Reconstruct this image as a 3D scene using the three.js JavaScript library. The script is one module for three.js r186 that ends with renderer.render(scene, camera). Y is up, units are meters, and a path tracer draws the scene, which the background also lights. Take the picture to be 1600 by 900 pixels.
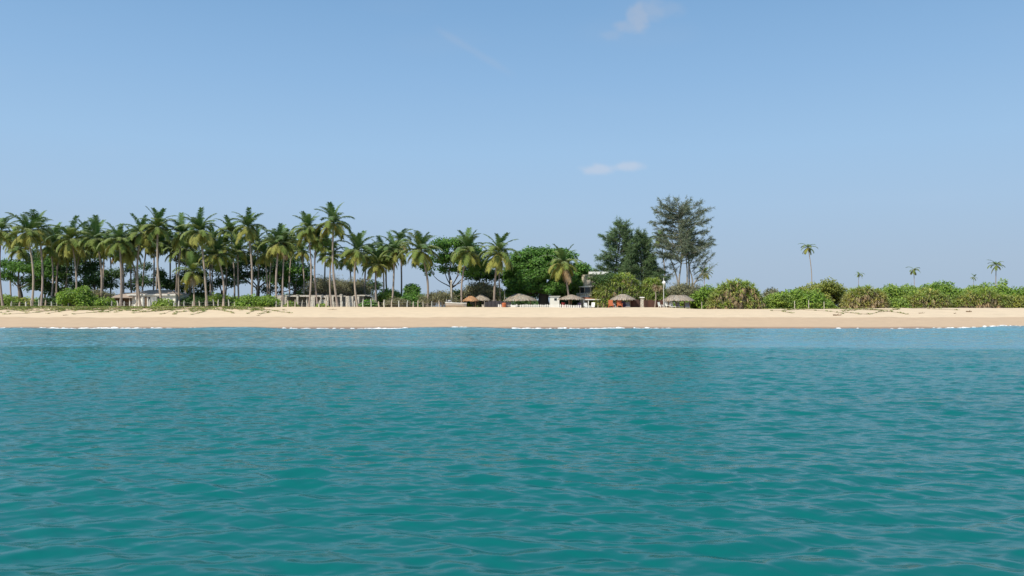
import * as THREE from 'three';
import { ImprovedNoise } from 'three/addons/math/ImprovedNoise.js';

// ---------------------------------------------------------------- camera, sky, sun, exposure
const EYE = 2.6, F = 1230, HORIZON = 479;                 // eye height (m), focal length and horizon in photo pixels
const scene = new THREE.Scene();
const camera = new THREE.PerspectiveCamera(2 * Math.atan(450 / F) * 180 / Math.PI, 16 / 9, 0.1, 8000);
camera.position.set(0, EYE, 0);
camera.rotation.x = Math.atan((HORIZON - 450) / F);
const renderer = new THREE.WebGLRenderer({ antialias: true });
renderer.toneMapping = THREE.LinearToneMapping;
renderer.toneMappingExposure = 1;
renderer.shadowMap.enabled = true;

const DEG = Math.PI / 180;
const SUN = { az: 218 * DEG, el: 47 * DEG };              // azimuth clockwise from straight ahead: behind the boat, to the left
const sunDir = new THREE.Vector3(Math.sin(SUN.az) * Math.cos(SUN.el), Math.sin(SUN.el), -Math.cos(SUN.az) * Math.cos(SUN.el));
const sun = new THREE.DirectionalLight(new THREE.Color().setRGB(1.0, 0.92, 0.77), 4.6);
sun.position.copy(sunDir).multiplyScalar(300).add(new THREE.Vector3(0, 0, -110));
sun.target.position.set(0, 0, -110);
sun.castShadow = true; sun.shadow.mapSize.set(4096, 4096);
Object.assign(sun.shadow.camera, { left: -130, right: 130, top: 130, bottom: -130, near: 1, far: 900 });
scene.add(sun, sun.target);

const noise3 = new ImprovedNoise();
const n3 = (x, y, z) => noise3.noise(x, y, z);
const fbm = (x, y, z, o = 4) => { let s = 0, a = 1, t = 0; for (let i = 0; i < o; i++) { s += a * n3(x, y, z); t += a; a *= 0.5; x *= 2.03; y *= 2.03; z *= 2.03; } return s / t; };
const clamp = (x, a, b) => Math.min(b, Math.max(a, x));
const smooth = (a, b, x) => { const t = clamp((x - a) / (b - a), 0, 1); return t * t * (3 - 2 * t); };
const lerp = (a, b, t) => a + (b - a) * t;

{ // clear hazy sky: air and three faint clouds
  const W = 3072, H = 1536, data = new Float32Array(W * H * 4);
  const stops = [[-90, .30, .40, .50], [-1, .40, .505, .635], [0, .40, .505, .635], [3, .405, .53, .68], [7, .385, .555, .76], [11, .345, .545, .79], [16, .275, .475, .745], [21, .215, .405, .675], [32, .16, .33, .60], [50, .115, .26, .51], [90, .085, .205, .43]];
  const puffs = [ // x, y, half width, half height in photo pixels, strength
    [935, 264, 27, 9, .5], [985, 259, 24, 7.5, .5], [958, 262, 30, 5, .3], [1000, 22, 20, 26, .42], [985, 38, 26, 10, .3], [1018, 12, 26, 20, .28], [1045, 10, 30, 14, .15], [955, 52, 20, 8, .15]];
  for (let r = 0; r < H; r++) {
    const el = ((r + 0.5) / H - 0.5) * 180; let k = 0; while (k < stops.length - 2 && stops[k + 1][0] < el) k++;
    const t = clamp((el - stops[k][0]) / (stops[k + 1][0] - stops[k][0]), 0, 1), base = [1, 2, 3].map((c) => lerp(stops[k][c], stops[k + 1][c], t));
    const ce = Math.cos(el * DEG), se = Math.sin(el * DEG);
    for (let c = 0; c < W; c++) {
      const az = ((c + 0.5) / W - 0.5) * 2 * Math.PI, x = Math.cos(az) * ce, z = Math.sin(az) * ce;
      const cs = Math.max(0, x * sunDir.x + se * sunDir.y + z * sunDir.z), glow = 0.35 * Math.pow(cs, 12) + 0.10 * cs;
      let cl = 0;
      if (z < -0.5 && el > 5 && el < 25) {
        const px = 800 + F * x / -z, py = HORIZON - F * se / -z;
        for (const [cx, cy, w, h, s] of puffs) {
          const q = ((px - cx) / w) ** 2 + ((py - cy) / h) ** 2;
          if (q < 2.4) cl = Math.max(cl, s * smooth(1.5, 0.0, q + 0.95 * fbm(px / 13, py / 9, 3.3)) );
        }
        const along = (px - 672) * 0.855 + (py - 36) * 0.52, off = Math.abs((px - 672) * -0.52 + (py - 36) * 0.855);
        if (along > 0 && along < 165) cl = Math.max(cl, 0.13 * smooth(9, 1, off + 3 * fbm(px / 25, py / 25, 9)) * smooth(0, 30, along) * smooth(165, 110, along));
        cl += 0.05 * smooth(0.12, 0.6, fbm(px / 260, py / 90, 5.1, 2));
      }
      const o = (r * W + c) * 4, white = [.60, .645, .745];
      for (let j = 0; j < 3; j++) data[o + j] = lerp(base[j], white[j] * (el > 15 ? .82 : 1), cl) + glow * [0.62, 0.66, 0.62][j];
      data[o + 3] = 1;
    }
  }
  const sky = new THREE.DataTexture(data, W, H, THREE.RGBAFormat, THREE.FloatType);
  sky.mapping = THREE.EquirectangularReflectionMapping; sky.magFilter = THREE.LinearFilter; sky.needsUpdate = true;
  scene.background = sky; scene.environment = sky;
}

// ---------------------------------------------------------------- helpers
function rng(seed) { let a = seed >>> 0; return () => { a = (a + 0x6D2B79F5) | 0; let t = Math.imul(a ^ (a >>> 15), 1 | a); t = (t + Math.imul(t ^ (t >>> 7), 61 | t)) ^ t; return ((t ^ (t >>> 14)) >>> 0) / 4294967296; }; }
const V = (x, y, z) => new THREE.Vector3(x, y, z);
const wx = (px, D) => (px - 800) / F * D;                  // photo column at distance D -> metres across
const wy = (py, D) => EYE + (HORIZON - py) / F * D;        // photo row at distance D -> height
class GB { // collects triangles for one mesh
  constructor() { this.p = []; this.i = []; this.c = []; this.u = []; this.col = [1, 1, 1]; }
  v(x, y, z, u = 0, w = 0) { this.p.push(x, y, z); this.c.push(...this.col); this.u.push(u, w); return this.p.length / 3 - 1; }
  t(a, b, c) { this.i.push(a, b, c); }
  q(a, b, c, d) { this.i.push(a, b, c, a, c, d); }
  box(x0, x1, y0, y1, z0, z1, ch = 0) {
    const f = (A, B, C, D) => { const ux = Math.hypot(B[0] - A[0], B[1] - A[1], B[2] - A[2]), vy = Math.hypot(C[0] - B[0], C[1] - B[1], C[2] - B[2]); this.q(this.v(...A, A[0] + A[2], A[1]), this.v(...B, A[0] + A[2] + ux, A[1]), this.v(...C, A[0] + A[2] + ux, A[1] + vy), this.v(...D, A[0] + A[2], A[1] + vy)); };
    f([x0, y0, z1], [x1, y0, z1], [x1, y1, z1], [x0, y1, z1]); f([x1, y0, z0], [x0, y0, z0], [x0, y1, z0], [x1, y1, z0]);
    f([x0, y0, z0], [x0, y0, z1], [x0, y1, z1], [x0, y1, z0]); f([x1, y0, z1], [x1, y0, z0], [x1, y1, z0], [x1, y1, z1]);
    f([x0, y1, z1], [x1, y1, z1], [x1, y1, z0], [x0, y1, z0]); f([x0, y0, z0], [x1, y0, z0], [x1, y0, z1], [x0, y0, z1]);
    return this;
  }
  tube(pts, radii, sides = 6, cap = true) {
    let up = V(0, 1, 0), rows = [], len = 0;
    for (let k = 0; k < pts.length; k++) {
      const d = pts[Math.min(k + 1, pts.length - 1)].clone().sub(pts[Math.max(k - 1, 0)]).normalize();
      if (k) len += pts[k].distanceTo(pts[k - 1]);
      let s = d.clone().cross(Math.abs(d.y) > 0.95 ? V(1, 0, 0) : up).normalize(), b = s.clone().cross(d); const row = [];
      if (k && rows.ref) { s = rows.ref.clone().sub(d.clone().multiplyScalar(rows.ref.dot(d))).normalize(); b = s.clone().cross(d); }
      rows.ref = s;
      for (let j = 0; j <= sides; j++) { const a = j / sides * 2 * Math.PI, r = radii[k] ?? radii; row.push(this.v(pts[k].x + r * (s.x * Math.cos(a) + b.x * Math.sin(a)), pts[k].y + r * (s.y * Math.cos(a) + b.y * Math.sin(a)), pts[k].z + r * (s.z * Math.cos(a) + b.z * Math.sin(a)), j / sides, len)); }
      rows.push(row);
    }
    for (let k = 0; k + 1 < rows.length; k++) for (let j = 0; j < sides; j++) this.q(rows[k][j], rows[k + 1][j], rows[k + 1][j + 1], rows[k][j + 1]);
    if (cap) for (const k of [0, rows.length - 1]) { const c = this.v(pts[k].x, pts[k].y, pts[k].z, 0.5, 0); for (let j = 0; j < sides; j++) k ? this.t(c, rows[k][j + 1], rows[k][j]) : this.t(c, rows[k][j], rows[k][j + 1]); }
    return this;
  }
  ball(x, y, z, r, ry = r, rz = r, seg = 6, jag = 0, rand = Math.random) {
    const rows = []; for (let k = 0; k <= seg; k++) { const row = [], a = Math.PI * k / seg; for (let j = 0; j <= seg + 1; j++) { const b = 2 * Math.PI * (j % (seg + 1)) / (seg + 1), w = 1 + jag * n3(x * 3 + Math.cos(b) * 2, k * 1.3, z * 3 + Math.sin(b) * 2); row.push(this.v(x + r * w * Math.sin(a) * Math.cos(b), y + ry * w * Math.cos(a), z + rz * w * Math.sin(a) * Math.sin(b), j / seg, k / seg)); } rows.push(row); }
    for (let k = 0; k < seg; k++) for (let j = 0; j <= seg; j++) this.q(rows[k][j], rows[k][j + 1], rows[k + 1][j + 1], rows[k + 1][j]);
    return this;
  }
  geo() {
    const g = new THREE.BufferGeometry();
    g.setAttribute('position', new THREE.Float32BufferAttribute(this.p, 3)); g.setAttribute('color', new THREE.Float32BufferAttribute(this.c, 3)); g.setAttribute('uv', new THREE.Float32BufferAttribute(this.u, 2));
    g.setIndex(this.i); g.computeVertexNormals(); return g;
  }
}
const taken = new Map();
function numbered(name) { const k = taken.get(name) ?? 0; taken.set(name, k + 1); return k ? name + '_' + String(k).padStart(3, '0') : name; }
function part(name, g, m, parent) {
  const o = new THREE.Mesh(g instanceof GB ? g.geo() : g, m); o.name = name; o.castShadow = o.receiveShadow = true; parent.add(o); return o;
}
function thing(name, label, category, [x, y, z], turn = 0, group) {
  const o = new THREE.Group(); o.name = numbered(name); o.position.set(x, y, z); o.rotation.y = turn;
  o.userData = { label, category }; if (group) o.userData.group = group; scene.add(o); return o;
}
function single(name, g, m, data) { const o = part(numbered(name), g, m, scene); o.userData = data; return o; }

// textures: what surfaces are made of
function tex(w, h, f, srgb = true) {
  const d = new Uint8Array(w * h * 4);
  for (let y = 0; y < h; y++) for (let x = 0; x < w; x++) { const c = f(x / w, y / h), o = (y * w + x) * 4; d[o] = clamp(c[0], 0, 1) * 255; d[o + 1] = clamp(c[1], 0, 1) * 255; d[o + 2] = clamp(c[2], 0, 1) * 255; d[o + 3] = 255; }
  const t = new THREE.DataTexture(d, w, h); t.wrapS = t.wrapT = THREE.RepeatWrapping; t.magFilter = THREE.LinearFilter; if (srgb) t.colorSpace = THREE.SRGBColorSpace; t.needsUpdate = true; return t;
}
const tileNoise = (u, v, f, z, o = 3) => { const a = u * 2 * Math.PI, b = v * 2 * Math.PI; return fbm(f * Math.cos(a) + z, f * Math.sin(a) + f * Math.cos(b) * 1.0, f * Math.sin(b) - z, o); };
const barkMap = tex(128, 512, (u, v) => { const ring = 0.5 + 0.5 * Math.sin(v * 2 * Math.PI * 22 + 1.5 * tileNoise(u, v, 1.5, 2)), n = tileNoise(u, v, 3, 7), s = 0.80 + 0.10 * ring + 0.28 * n; return [s, s * 0.985, s * 0.97]; });
const plasterMap = tex(512, 512, (u, v) => { const n = tileNoise(u, v, 2.2, 1, 5), st = smooth(0.05, 0.35, tileNoise(u, v, 1.3, 8, 5)), k = 0.92 + 0.25 * n - 0.38 * st; return [k, k * 0.985, k * 0.955]; });

const C = (r, g, b) => new THREE.Color().setRGB(r, g, b);
const std = (r, g, b, rough = 0.85, x = {}) => new THREE.MeshStandardMaterial({ color: C(r, g, b), roughness: rough, vertexColors: true, side: THREE.DoubleSide, ...x });
const leaf = (r, g, b, tr = 0.3) => new THREE.MeshPhysicalMaterial({ color: C(r * 1.2, g * 1.2, b * 1.2), roughness: 0.88, transmission: tr, thickness: 0, ior: 1.4, vertexColors: true, side: THREE.DoubleSide });
const M = {
  sand: std(1, 1, 1, 0.95), soil: std(.20, .16, .085, 1),
  frondGreen: leaf(.085, .155, .034, .32, .5), frondMid: leaf(.15, .205, .038, .32, .5), frondOld: leaf(.245, .25, .050, .32, .6), frondDry: leaf(.30, .21, .115, .2),
  stalk: std(.26, .24, .09, .7), palmTrunk: std(.46, .39, .345, .95, { map: barkMap }), coconut: std(.45, .25, .05, .6),
  bark: std(.13, .105, .085, .95), greyTwig: std(.33, .29, .24, .95),
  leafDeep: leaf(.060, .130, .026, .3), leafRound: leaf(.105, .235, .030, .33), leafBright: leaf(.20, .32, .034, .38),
  leafHedge: leaf(.245, .350, .050, .4), leafOlive: leaf(.29, .32, .058, .4), leafDryOlive: leaf(.215, .215, .115, .25),
  pandan: leaf(.30, .39, .060, .38), pandanOld: leaf(.39, .385, .10, .33), pandanDead: leaf(.36, .27, .165, .15, .9),
  needle: leaf(.115, .19, .070, .35), needleGrey: leaf(.155, .19, .115, .38),
  vine: leaf(.24, .285, .070, .3), thatchGrey: std(.36, .305, .245, 1), thatchBrown: std(.42, .235, .125, 1), wood: std(.20, .135, .085, .9), post: std(.50, .45, .38, .95),
  plaster: std(.66, .615, .55, .9, { map: plasterMap }), ruin: std(.68, .655, .63, .95, { map: plasterMap }), white: std(.80, .79, .75, .6), cream: std(.86, .84, .78, .8),
  tile: std(.42, .34, .285, .9), redTile: std(.36, .15, .09, .9), dark: std(.035, .030, .032, .8), net: std(.045, .042, .048, .95), brownFence: std(.085, .040, .030, .95),
  orange: std(.46, .125, .045, .7), grey: std(.36, .35, .35, .8), darkRed: std(.28, .04, .04, .8), purple: std(.09, .065, .12, .8), steel: std(.55, .55, .54, .5), glass: std(.03, .035, .04, .15), hullGrey: std(.50, .45, .40, .6),
  foam: std(.86, .87, .88, .9), globe: std(.88, .88, .86, .25),
};

// ---------------------------------------------------------------- the ground: sea bed, beach, land
const shoreD = (x) => 92 + 0.9 * n3(x / 16, 0.5, 0) + 0.35 * n3(x / 4.3, 2.5, 0) - 0.004 * x;
const crestH = (x) => { const px = 800 + x * F / 112; return lerp(lerp(2.55, 2.46, smooth(640, 900, px)), 2.25, smooth(1040, 1100, px)) + 0.14 * smooth(1330, 1400, px) + 0.05 * n3(x / 7, 4, 1); };
function groundY(x, D) { // height of the land at x, at distance D from the boat
  const d = D - (shoreD(x) - 92), c = crestH(x), w = 0.5 * n3(x / 9, 8, 0);
  let h;
  if (d < 92) h = -0.10 * (92 - d);
  else if (d < 100.5 + w) h = lerp(0, 1.26, (d - 92) / (8.5 + w)) ;
  else if (d < 111.5) { const t = (d - 100.5 - w) / (11 - w); h = 1.26 + (c - 1.26) * (1 - (1 - t) ** 1.3); }
  else h = c - 0.22 * smooth(111.5, 116, d);
  if (d > 96) h += 0.085 * fbm(x / 2.3, D / 1.5, 2, 5) * smooth(96, 103, d);
  if (d > 114) h += 0.12 * fbm(x / 14, D / 14, 6) * smooth(114, 122, d) - 0.06;
  return h;
}
const at = (px, D) => { const x = wx(px, D); return [x, groundY(x, D) - 0.03, -D]; };

function sheet(xs, Ds, hf, cf) {
  const nx = xs.length, nd = Ds.length, g = new THREE.BufferGeometry(), p = new Float32Array(nx * nd * 3), c = new Float32Array(nx * nd * 3), u = new Float32Array(nx * nd * 2), idx = [];
  for (let r = 0; r < nd; r++) for (let k = 0; k < nx; k++) { const o = r * nx + k, x = xs[k], D = Ds[r]; p.set([x, hf(x, D), -D], o * 3); c.set(cf(x, D), o * 3); u.set([x, D], o * 2); }
  for (let r = 0; r + 1 < nd; r++) for (let k = 0; k + 1 < nx; k++) { const a = r * nx + k; idx.push(a, a + 1, a + nx + 1, a, a + nx + 1, a + nx); }
  g.setAttribute('position', new THREE.BufferAttribute(p, 3)); g.setAttribute('color', new THREE.BufferAttribute(c, 3)); g.setAttribute('uv', new THREE.BufferAttribute(u, 2)); g.setIndex(idx); g.computeVertexNormals(); return g;
}
const range = (a, b, s) => { const o = []; for (let x = a; x <= b + 1e-9; x += s) o.push(x); return o; };
const far = [120, 160, 230, 400, 900, 3500];
{
  const xs = [...far.map((v) => -v).reverse(), ...range(-90, 90, 0.4), ...far];
  const Ds = [70, 80, 84, 88, ...range(89, 118, 0.2)];
  const dry = [.69, .545, .375], wet = [.535, .392, .258], soaked = [.30, .205, .15], dark = [.37, .285, .19];
  single('beach', sheet(xs, Ds, (x, D) => groundY(x, D) - (D > 116.9 ? (D - 116.9) * 0.6 : 0), (x, D) => {
    const d = D - (shoreD(x) - 92), e = 0.55 * fbm(x / 5, 3, 3) + 0.5 * n3(x / 9, 8, 0) + 0.25 * fbm(x / 0.9, D / 0.7, 4), g = 1 + 0.09 * fbm(x / 1.3, D / 1.3, 1) + 0.06 * fbm(x / 0.35, D / 0.3, 7, 2);
    const a = smooth(100.0, 100.7, d + e), b = smooth(93.9, 92.6, d + 0.7 * e), line = smooth(0.4, 0.0, Math.abs(d + e - 100.2)) * smooth(-0.05, 0.3, fbm(x / 3.5, 1, 12)) * 0.7;
    const grit = Math.max(smooth(0.24, 0.4, fbm(x / 0.8, D / 0.5, 15)) * smooth(101, 108, d) * smooth(-2, -22, x) * 0.25, 0.22 * smooth(0.16, 0.42, fbm(x / 2.6, D / 0.7, 51)) * smooth(96, 99, d) * smooth(111, 104, d));
    return [0, 1, 2].map((k) => lerp(lerp(lerp(lerp(wet[k], dry[k], a), soaked[k], b), dark[k], line), dark[k], grit) * g);
  }), M.sand, { kind: 'structure', label: 'pale sand beach sloping up from the surf', category: 'beach' });
  single('ground', sheet([...far.map((v) => -v).reverse(), ...range(-96, 96, 3), ...far], [116.5, 117, 118, 120, 123, 127, 132, 138, 145, 155, 170, 200, 260, 380, 600, 1200, 3500], (x, D) => groundY(x, D) + (D < 117 ? -0.2 : 0), (x, D) => { const g = fbm(x / 4, D / 4, 2); return g > 0.05 ? [.75, 1.05, .7] : [1.25, 1.15, 1.1]; }), M.soil, { kind: 'structure', label: 'sandy grassy flat land behind the beach', category: 'ground' });
}

// ---------------------------------------------------------------- the sea
{
  const R = rng(11), waves = [];
  for (let k = 0; k < 44; k++) {
    const L = 0.21 * Math.pow(5.4, k / 43) * (0.9 + 0.2 * R()), th = (R() + R() - 1) * 1.0 + 0.10, q = 2 * Math.PI / L, s = L > 0.85 ? 0.028 : L > 0.32 ? 0.038 : 0.030;
    waves.push([q * Math.sin(th), q * Math.cos(th), s / q, R() * 6.283]);
  }
  const swell = [[0.11, 0.62, 0.035, 1.0], [-0.16, 0.93, 0.022, 2.2], [0.05, 1.35, 0.014, 4.0]];
  const B = (x) => 50.2 - 0.065 * x + 2.0 * n3(x / 11, 3, 3) + 0.9 * n3(x / 2.6, 7, 3);         // where the ruffled water gives way to the sheltered shallows
  const calm = (x, D) => lerp(1, 0.72, smooth(-1.5, 1.5, D - B(x)));
  const gust = (x, D) => 1 + 0.38 * fbm(x / 13, D / 9, 21, 3);
  const breaker = (x, D) => { const s = shoreD(x) - 3.0 + 1.1 * n3(x / 10, 6, 6), a = 0.10 + 0.20 * smooth(-0.15, 0.35, n3(x / 13, 1, 17)) + 0.12 * smooth(40, 56, x); const t = (D - s) / 1.15; return a * Math.exp(-t * t); };
  function h(x, D) {
    let y = 0; const c = calm(x, D) * gust(x, D) * smooth(95, 88, D);
    for (const [a, b, m, f] of waves) { const s = Math.sin(a * x + b * D + f); y += m * (s + 0.28 * (1 - 2 * s * s) * -1 * 0.5); }
    y *= c; for (const [a, b, m, f] of swell) y += m * Math.sin(a * x + b * D + f) * smooth(96, 80, D);
    return y + breaker(x, D);
  }
  const WV = new Float64Array(waves.flat());
  function surface(x, D) { // height and slopes in one pass
    const c = calm(x, D) * gust(x, D) * smooth(95, 88, D); let y = 0, sx = 0, sD = 0;
    for (let i = 0; i < WV.length; i += 4) { const a = WV[i], b = WV[i + 1], m = WV[i + 2], q = a * x + b * D + WV[i + 3], s = Math.sin(q), d = m * Math.cos(q) * (1 + 0.56 * s); y += m * (s - 0.14 * (1 - 2 * s * s)); sx += d * a; sD += d * b; }
    y *= c; sx *= c; sD *= c;
    const k = smooth(96, 80, D); for (const [a, b, m, f] of swell) { const q = a * x + b * D + f; y += k * m * Math.sin(q); sx += k * m * a * Math.cos(q); sD += k * m * b * Math.cos(q); }
    if (D > 80) { const e = 0.04, r0 = breaker(x, D); y += r0; sx += (breaker(x + e, D) - r0) / e; sD += (breaker(x, D + e) - r0) / e; }
    return [y, sx, sD];
  }
  const cols = range(-1, 1, 2 / 660), side = [160, 300, 700, 3500];
  const Ds = [-3500, -900, -300, -100, -40, -15, -5, -1, 1, 2.5, 4];
  for (let D = 4.8; D < 78; D *= 1.0064) Ds.push(D);
  for (let D = 78; D <= 96; D += 0.28) Ds.push(D);
  const W = (D) => 1.0 * Math.max(D, 5) + 3, nx = cols.length + side.length * 2;
  const build = (rows, name, mat, data) => {
    const NV = rows.length * nx, p = new Float32Array(NV * 3), nn = new Float32Array(NV * 3), c = new Float32Array(NV * 3), u = new Float32Array(NV * 2), idx = new Uint32Array((rows.length - 1) * (nx - 1) * 6); let at3 = 0, at2 = 0, ai = 0;
    for (const D of rows) for (let k = 0; k < nx; k++) {
      const j = k - side.length, x = j < 0 ? -side[-j - 1] : j >= cols.length ? side[j - cols.length] : cols[j] * W(Math.abs(D) > 96 ? 96 : D);
      const big = D < 4 || Math.abs(x) > 150, [y, hx, hD] = big ? [0, 0, 0] : surface(x, D), l = Math.hypot(hx, 1, hD);
      p[at3] = x; p[at3 + 1] = y; p[at3 + 2] = -D; nn[at3] = -hx / l; nn[at3 + 1] = 1 / l; nn[at3 + 2] = hD / l; u[at2++] = x / 14; u[at2++] = D / 14;
      const sandy = smooth(-2.6, 2.2, D - B(x) + 1.2 * n3(x / 1.7, D / 1.2, 19)) * 0.75 + 0.25 * smooth(76, 90, D + 3 * n3(x / 9, 2, 9)), churn = smooth(86.8, 91.2, D + 1.2 * n3(x / 5, 5, 5)), patch = 1 + 0.10 * fbm(x / 20, D / 14, 31, 3);
      const rise = smooth(12, 46, D + 7 * fbm(x / 12, D / 12, 41, 3)), farLift = [.006, .160, .155], deep = [.0024, .122, .117], shoal = [.110, .290, .350], mud = [.27, .245, .235];  // farther water painted lighter to offset the dark tree reflections
      for (let q = 0; q < 3; q++) c[at3 + q] = lerp(lerp(lerp(deep[q], farLift[q], rise), shoal[q], sandy), mud[q], churn) * patch; at3 += 3;
    }
    for (let r = 0; r + 1 < rows.length; r++) for (let k = 0; k + 1 < nx; k++) { const a = r * nx + k; idx[ai++] = a; idx[ai++] = a + 1; idx[ai++] = a + nx + 1; idx[ai++] = a; idx[ai++] = a + nx + 1; idx[ai++] = a + nx; }
    const g = new THREE.BufferGeometry();
    g.setAttribute('position', new THREE.BufferAttribute(p, 3)); g.setAttribute('normal', new THREE.BufferAttribute(nn, 3)); g.setAttribute('color', new THREE.BufferAttribute(c, 3)); g.setAttribute('uv', new THREE.BufferAttribute(u, 2)); g.setIndex(new THREE.BufferAttribute(idx, 1));
    single(name, g, mat, data);
  };
  const S = 1024, RR = rng(5), rip = []; // ripples too small to model, as a normal map of a 14 m square
  for (let k = 0; k < 40; k++) { const L = 0.11 * Math.pow(6.5, RR()), th = (RR() + RR() - 1) * 1.25 + 0.1, n = 14 / L; const kx = Math.round(n * Math.sin(th)), ky = Math.round(n * Math.cos(th)); rip.push([kx, ky, 0.040, RR() * 6.283, Math.hypot(kx, ky)]); }
  const RP = new Float64Array(rip.flat()), ripple = new Uint8Array(S * S * 4);
  const tab = new Float32Array(65536); for (let k = 0; k < 65536; k++) tab[k] = Math.cos(k / 65536 * 2 * Math.PI);
  for (let y = 0; y < S; y++) for (let x = 0; x < S; x++) {
    let sx = 0, sy = 0; for (let i = 0; i < RP.length; i += 5) { const kx = RP[i], ky = RP[i + 1], w = tab[(((kx * x + ky * y) / S * 65536 + RP[i + 3] * 10430.4) | 0) & 65535] * RP[i + 2] / RP[i + 4]; sx += w * kx; sy += w * ky; }
    const l = Math.hypot(sx, sy, 1), o = (y * S + x) * 4; ripple[o] = (-sx / l * 0.5 + 0.5) * 255; ripple[o + 1] = (-sy / l * 0.5 + 0.5) * 255; ripple[o + 2] = (1 / l * 0.5 + 0.5) * 255; ripple[o + 3] = 255;
  }
  const nt = new THREE.DataTexture(ripple, S, S); nt.wrapS = nt.wrapT = THREE.RepeatWrapping; nt.magFilter = THREE.LinearFilter; nt.needsUpdate = true;
  const water = new THREE.MeshPhysicalMaterial({ color: 0xffffff, vertexColors: true, roughness: 0.19, ior: 1.333, specularIntensity: 0.85, normalMap: nt, normalScale: new THREE.Vector2(0.46, 0.46) });
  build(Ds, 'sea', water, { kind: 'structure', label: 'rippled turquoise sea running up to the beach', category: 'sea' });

  // broken white water along the waterline
  const RF = rng(77), foam = new GB();
  const bands = [[-20, 410, .95, -1.1, 1.7], [400, 640, .6, -1.3, 1.8], [600, 760, .25, -1.2, .8], [700, 860, .5, -1.6, 1.4], [860, 1050, .35, -1.2, 2.2], [930, 1010, .5, -1.8, 1.4], [1050, 1370, .08, -.6, 1.2], [1370, 1620, .14, -1.9, 1.8], [1440, 1600, .16, -2.6, .9]];
  for (const [a, b, dens, off, spread] of bands) {
    const x0 = wx(a, 91), x1 = wx(b, 91), n = Math.round((x1 - x0) * 52 * dens);
    for (let k = 0; k < n; k++) {
      const x = lerp(x0, x1, RF()), line = shoreD(x) + off + 0.5 * n3(x / 6, a, 3), D = line + (RF() + RF() - 1) * spread * 0.6, keep = 0.5 + 0.9 * fbm(x / 2.2, D / 0.9, a / 100, 3) + (dens > .9 ? .2 : 0);
      if (RF() > keep) continue;
      const r = 0.035 + 0.17 * RF() ** 3, y = Math.max(h(x, D), groundY(x, D)) + r * 0.15;
      foam.ball(x, y, -D, r * (1.2 + 1.6 * RF()), r * (0.25 + 0.5 * RF()), r * (0.8 + RF()), 4, 0.5);
    }
  }
  single('surf_foam', foam, M.foam, { kind: 'stuff', label: 'broken white surf foam along the waterline', category: 'foam' });
}

// ---------------------------------------------------------------- vegetation builders
const UPV = V(0, 1, 0);
function addLeaf(gb, R, x, y, z, dx, dy, dz, nx, ny, nz, L, w, tone) { // a pointed leaf, folded a little along its middle
  const s = V(dx, dy, dz).cross(V(nx, ny, nz)); if (s.lengthSq() < 1e-6) s.set(1, 0, 0); s.normalize().multiplyScalar(w / 2);
  gb.col = tone;
  const a = gb.v(x, y, z), b = gb.v(x + dx * L * .5 + s.x, y + dy * L * .5 + s.y, z + dz * L * .5 + s.z), c = gb.v(x + dx * L, y + dy * L - L * .08, z + dz * L), d = gb.v(x + dx * L * .5 - s.x, y + dy * L * .5 - s.y, z + dz * L * .5 - s.z);
  gb.q(a, b, c, d);
}
const tones = (R, v = 0.3, yel = 0.12) => { const k = 1 + v * (R() * 2 - 1), y = yel * (R() * 2 - 1); return [k * (1 + y), k, k * (1 - y)]; };
function clump(gb, R, cx, cy, cz, rx, ry, rz, n, L, w, o = {}) {
  for (let k = 0; k < n; k++) {
    const u = R() * 2 - 1, f = R() * 2 * Math.PI, s = Math.sqrt(1 - u * u), q = Math.pow(R(), o.shell ?? 0.4) * (1 + 0.28 * n3(s * Math.cos(f) * 2.1 + cx, u * 2.1 + cy, s * Math.sin(f) * 2.1 + cz));
    const ex = s * Math.cos(f), ey = u, ez = s * Math.sin(f), x = cx + rx * q * ex, y = cy + ry * q * ey, z = cz + rz * q * ez;
    if (o.floor !== undefined && y < o.floor) continue;
    const d = V(ex + (R() - .5) * 1.6, ey * .5 + (R() - .5) * 1.2 + (o.droop ?? -0.25), ez + (R() - .5) * 1.6).normalize(), l = L * (0.65 + 0.7 * R());
    addLeaf(gb, R, x, y, z, d.x, d.y, d.z, ex * .6 + (R() - .5), ey * .6 + 0.55 + (R() - .5), ez * .6 + (R() - .5), l, w * (0.7 + 0.6 * R()), tones(R, o.vary ?? .28));
  }
}
function limb(gb, R, a, b, r0, r1, sag = 0.12, seg = 6, sides = 6) {
  const L = a.distanceTo(b), pts = [], rad = [], j1 = (R() - .5) * L * .18, j2 = (R() - .5) * L * .18;
  for (let k = 0; k <= seg; k++) { const t = k / seg, w = Math.sin(Math.PI * t); pts.push(V(lerp(a.x, b.x, t) + j1 * w * w, lerp(a.y, b.y, t) - sag * L * w * 0.5 + 0.1 * j2 * Math.sin(2 * Math.PI * t), lerp(a.z, b.z, t) + j2 * w)); rad.push(lerp(r0, r1, Math.pow(t, 0.7))); }
  gb.tube(pts, rad, sides, sides > 4); return pts;
}
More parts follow.
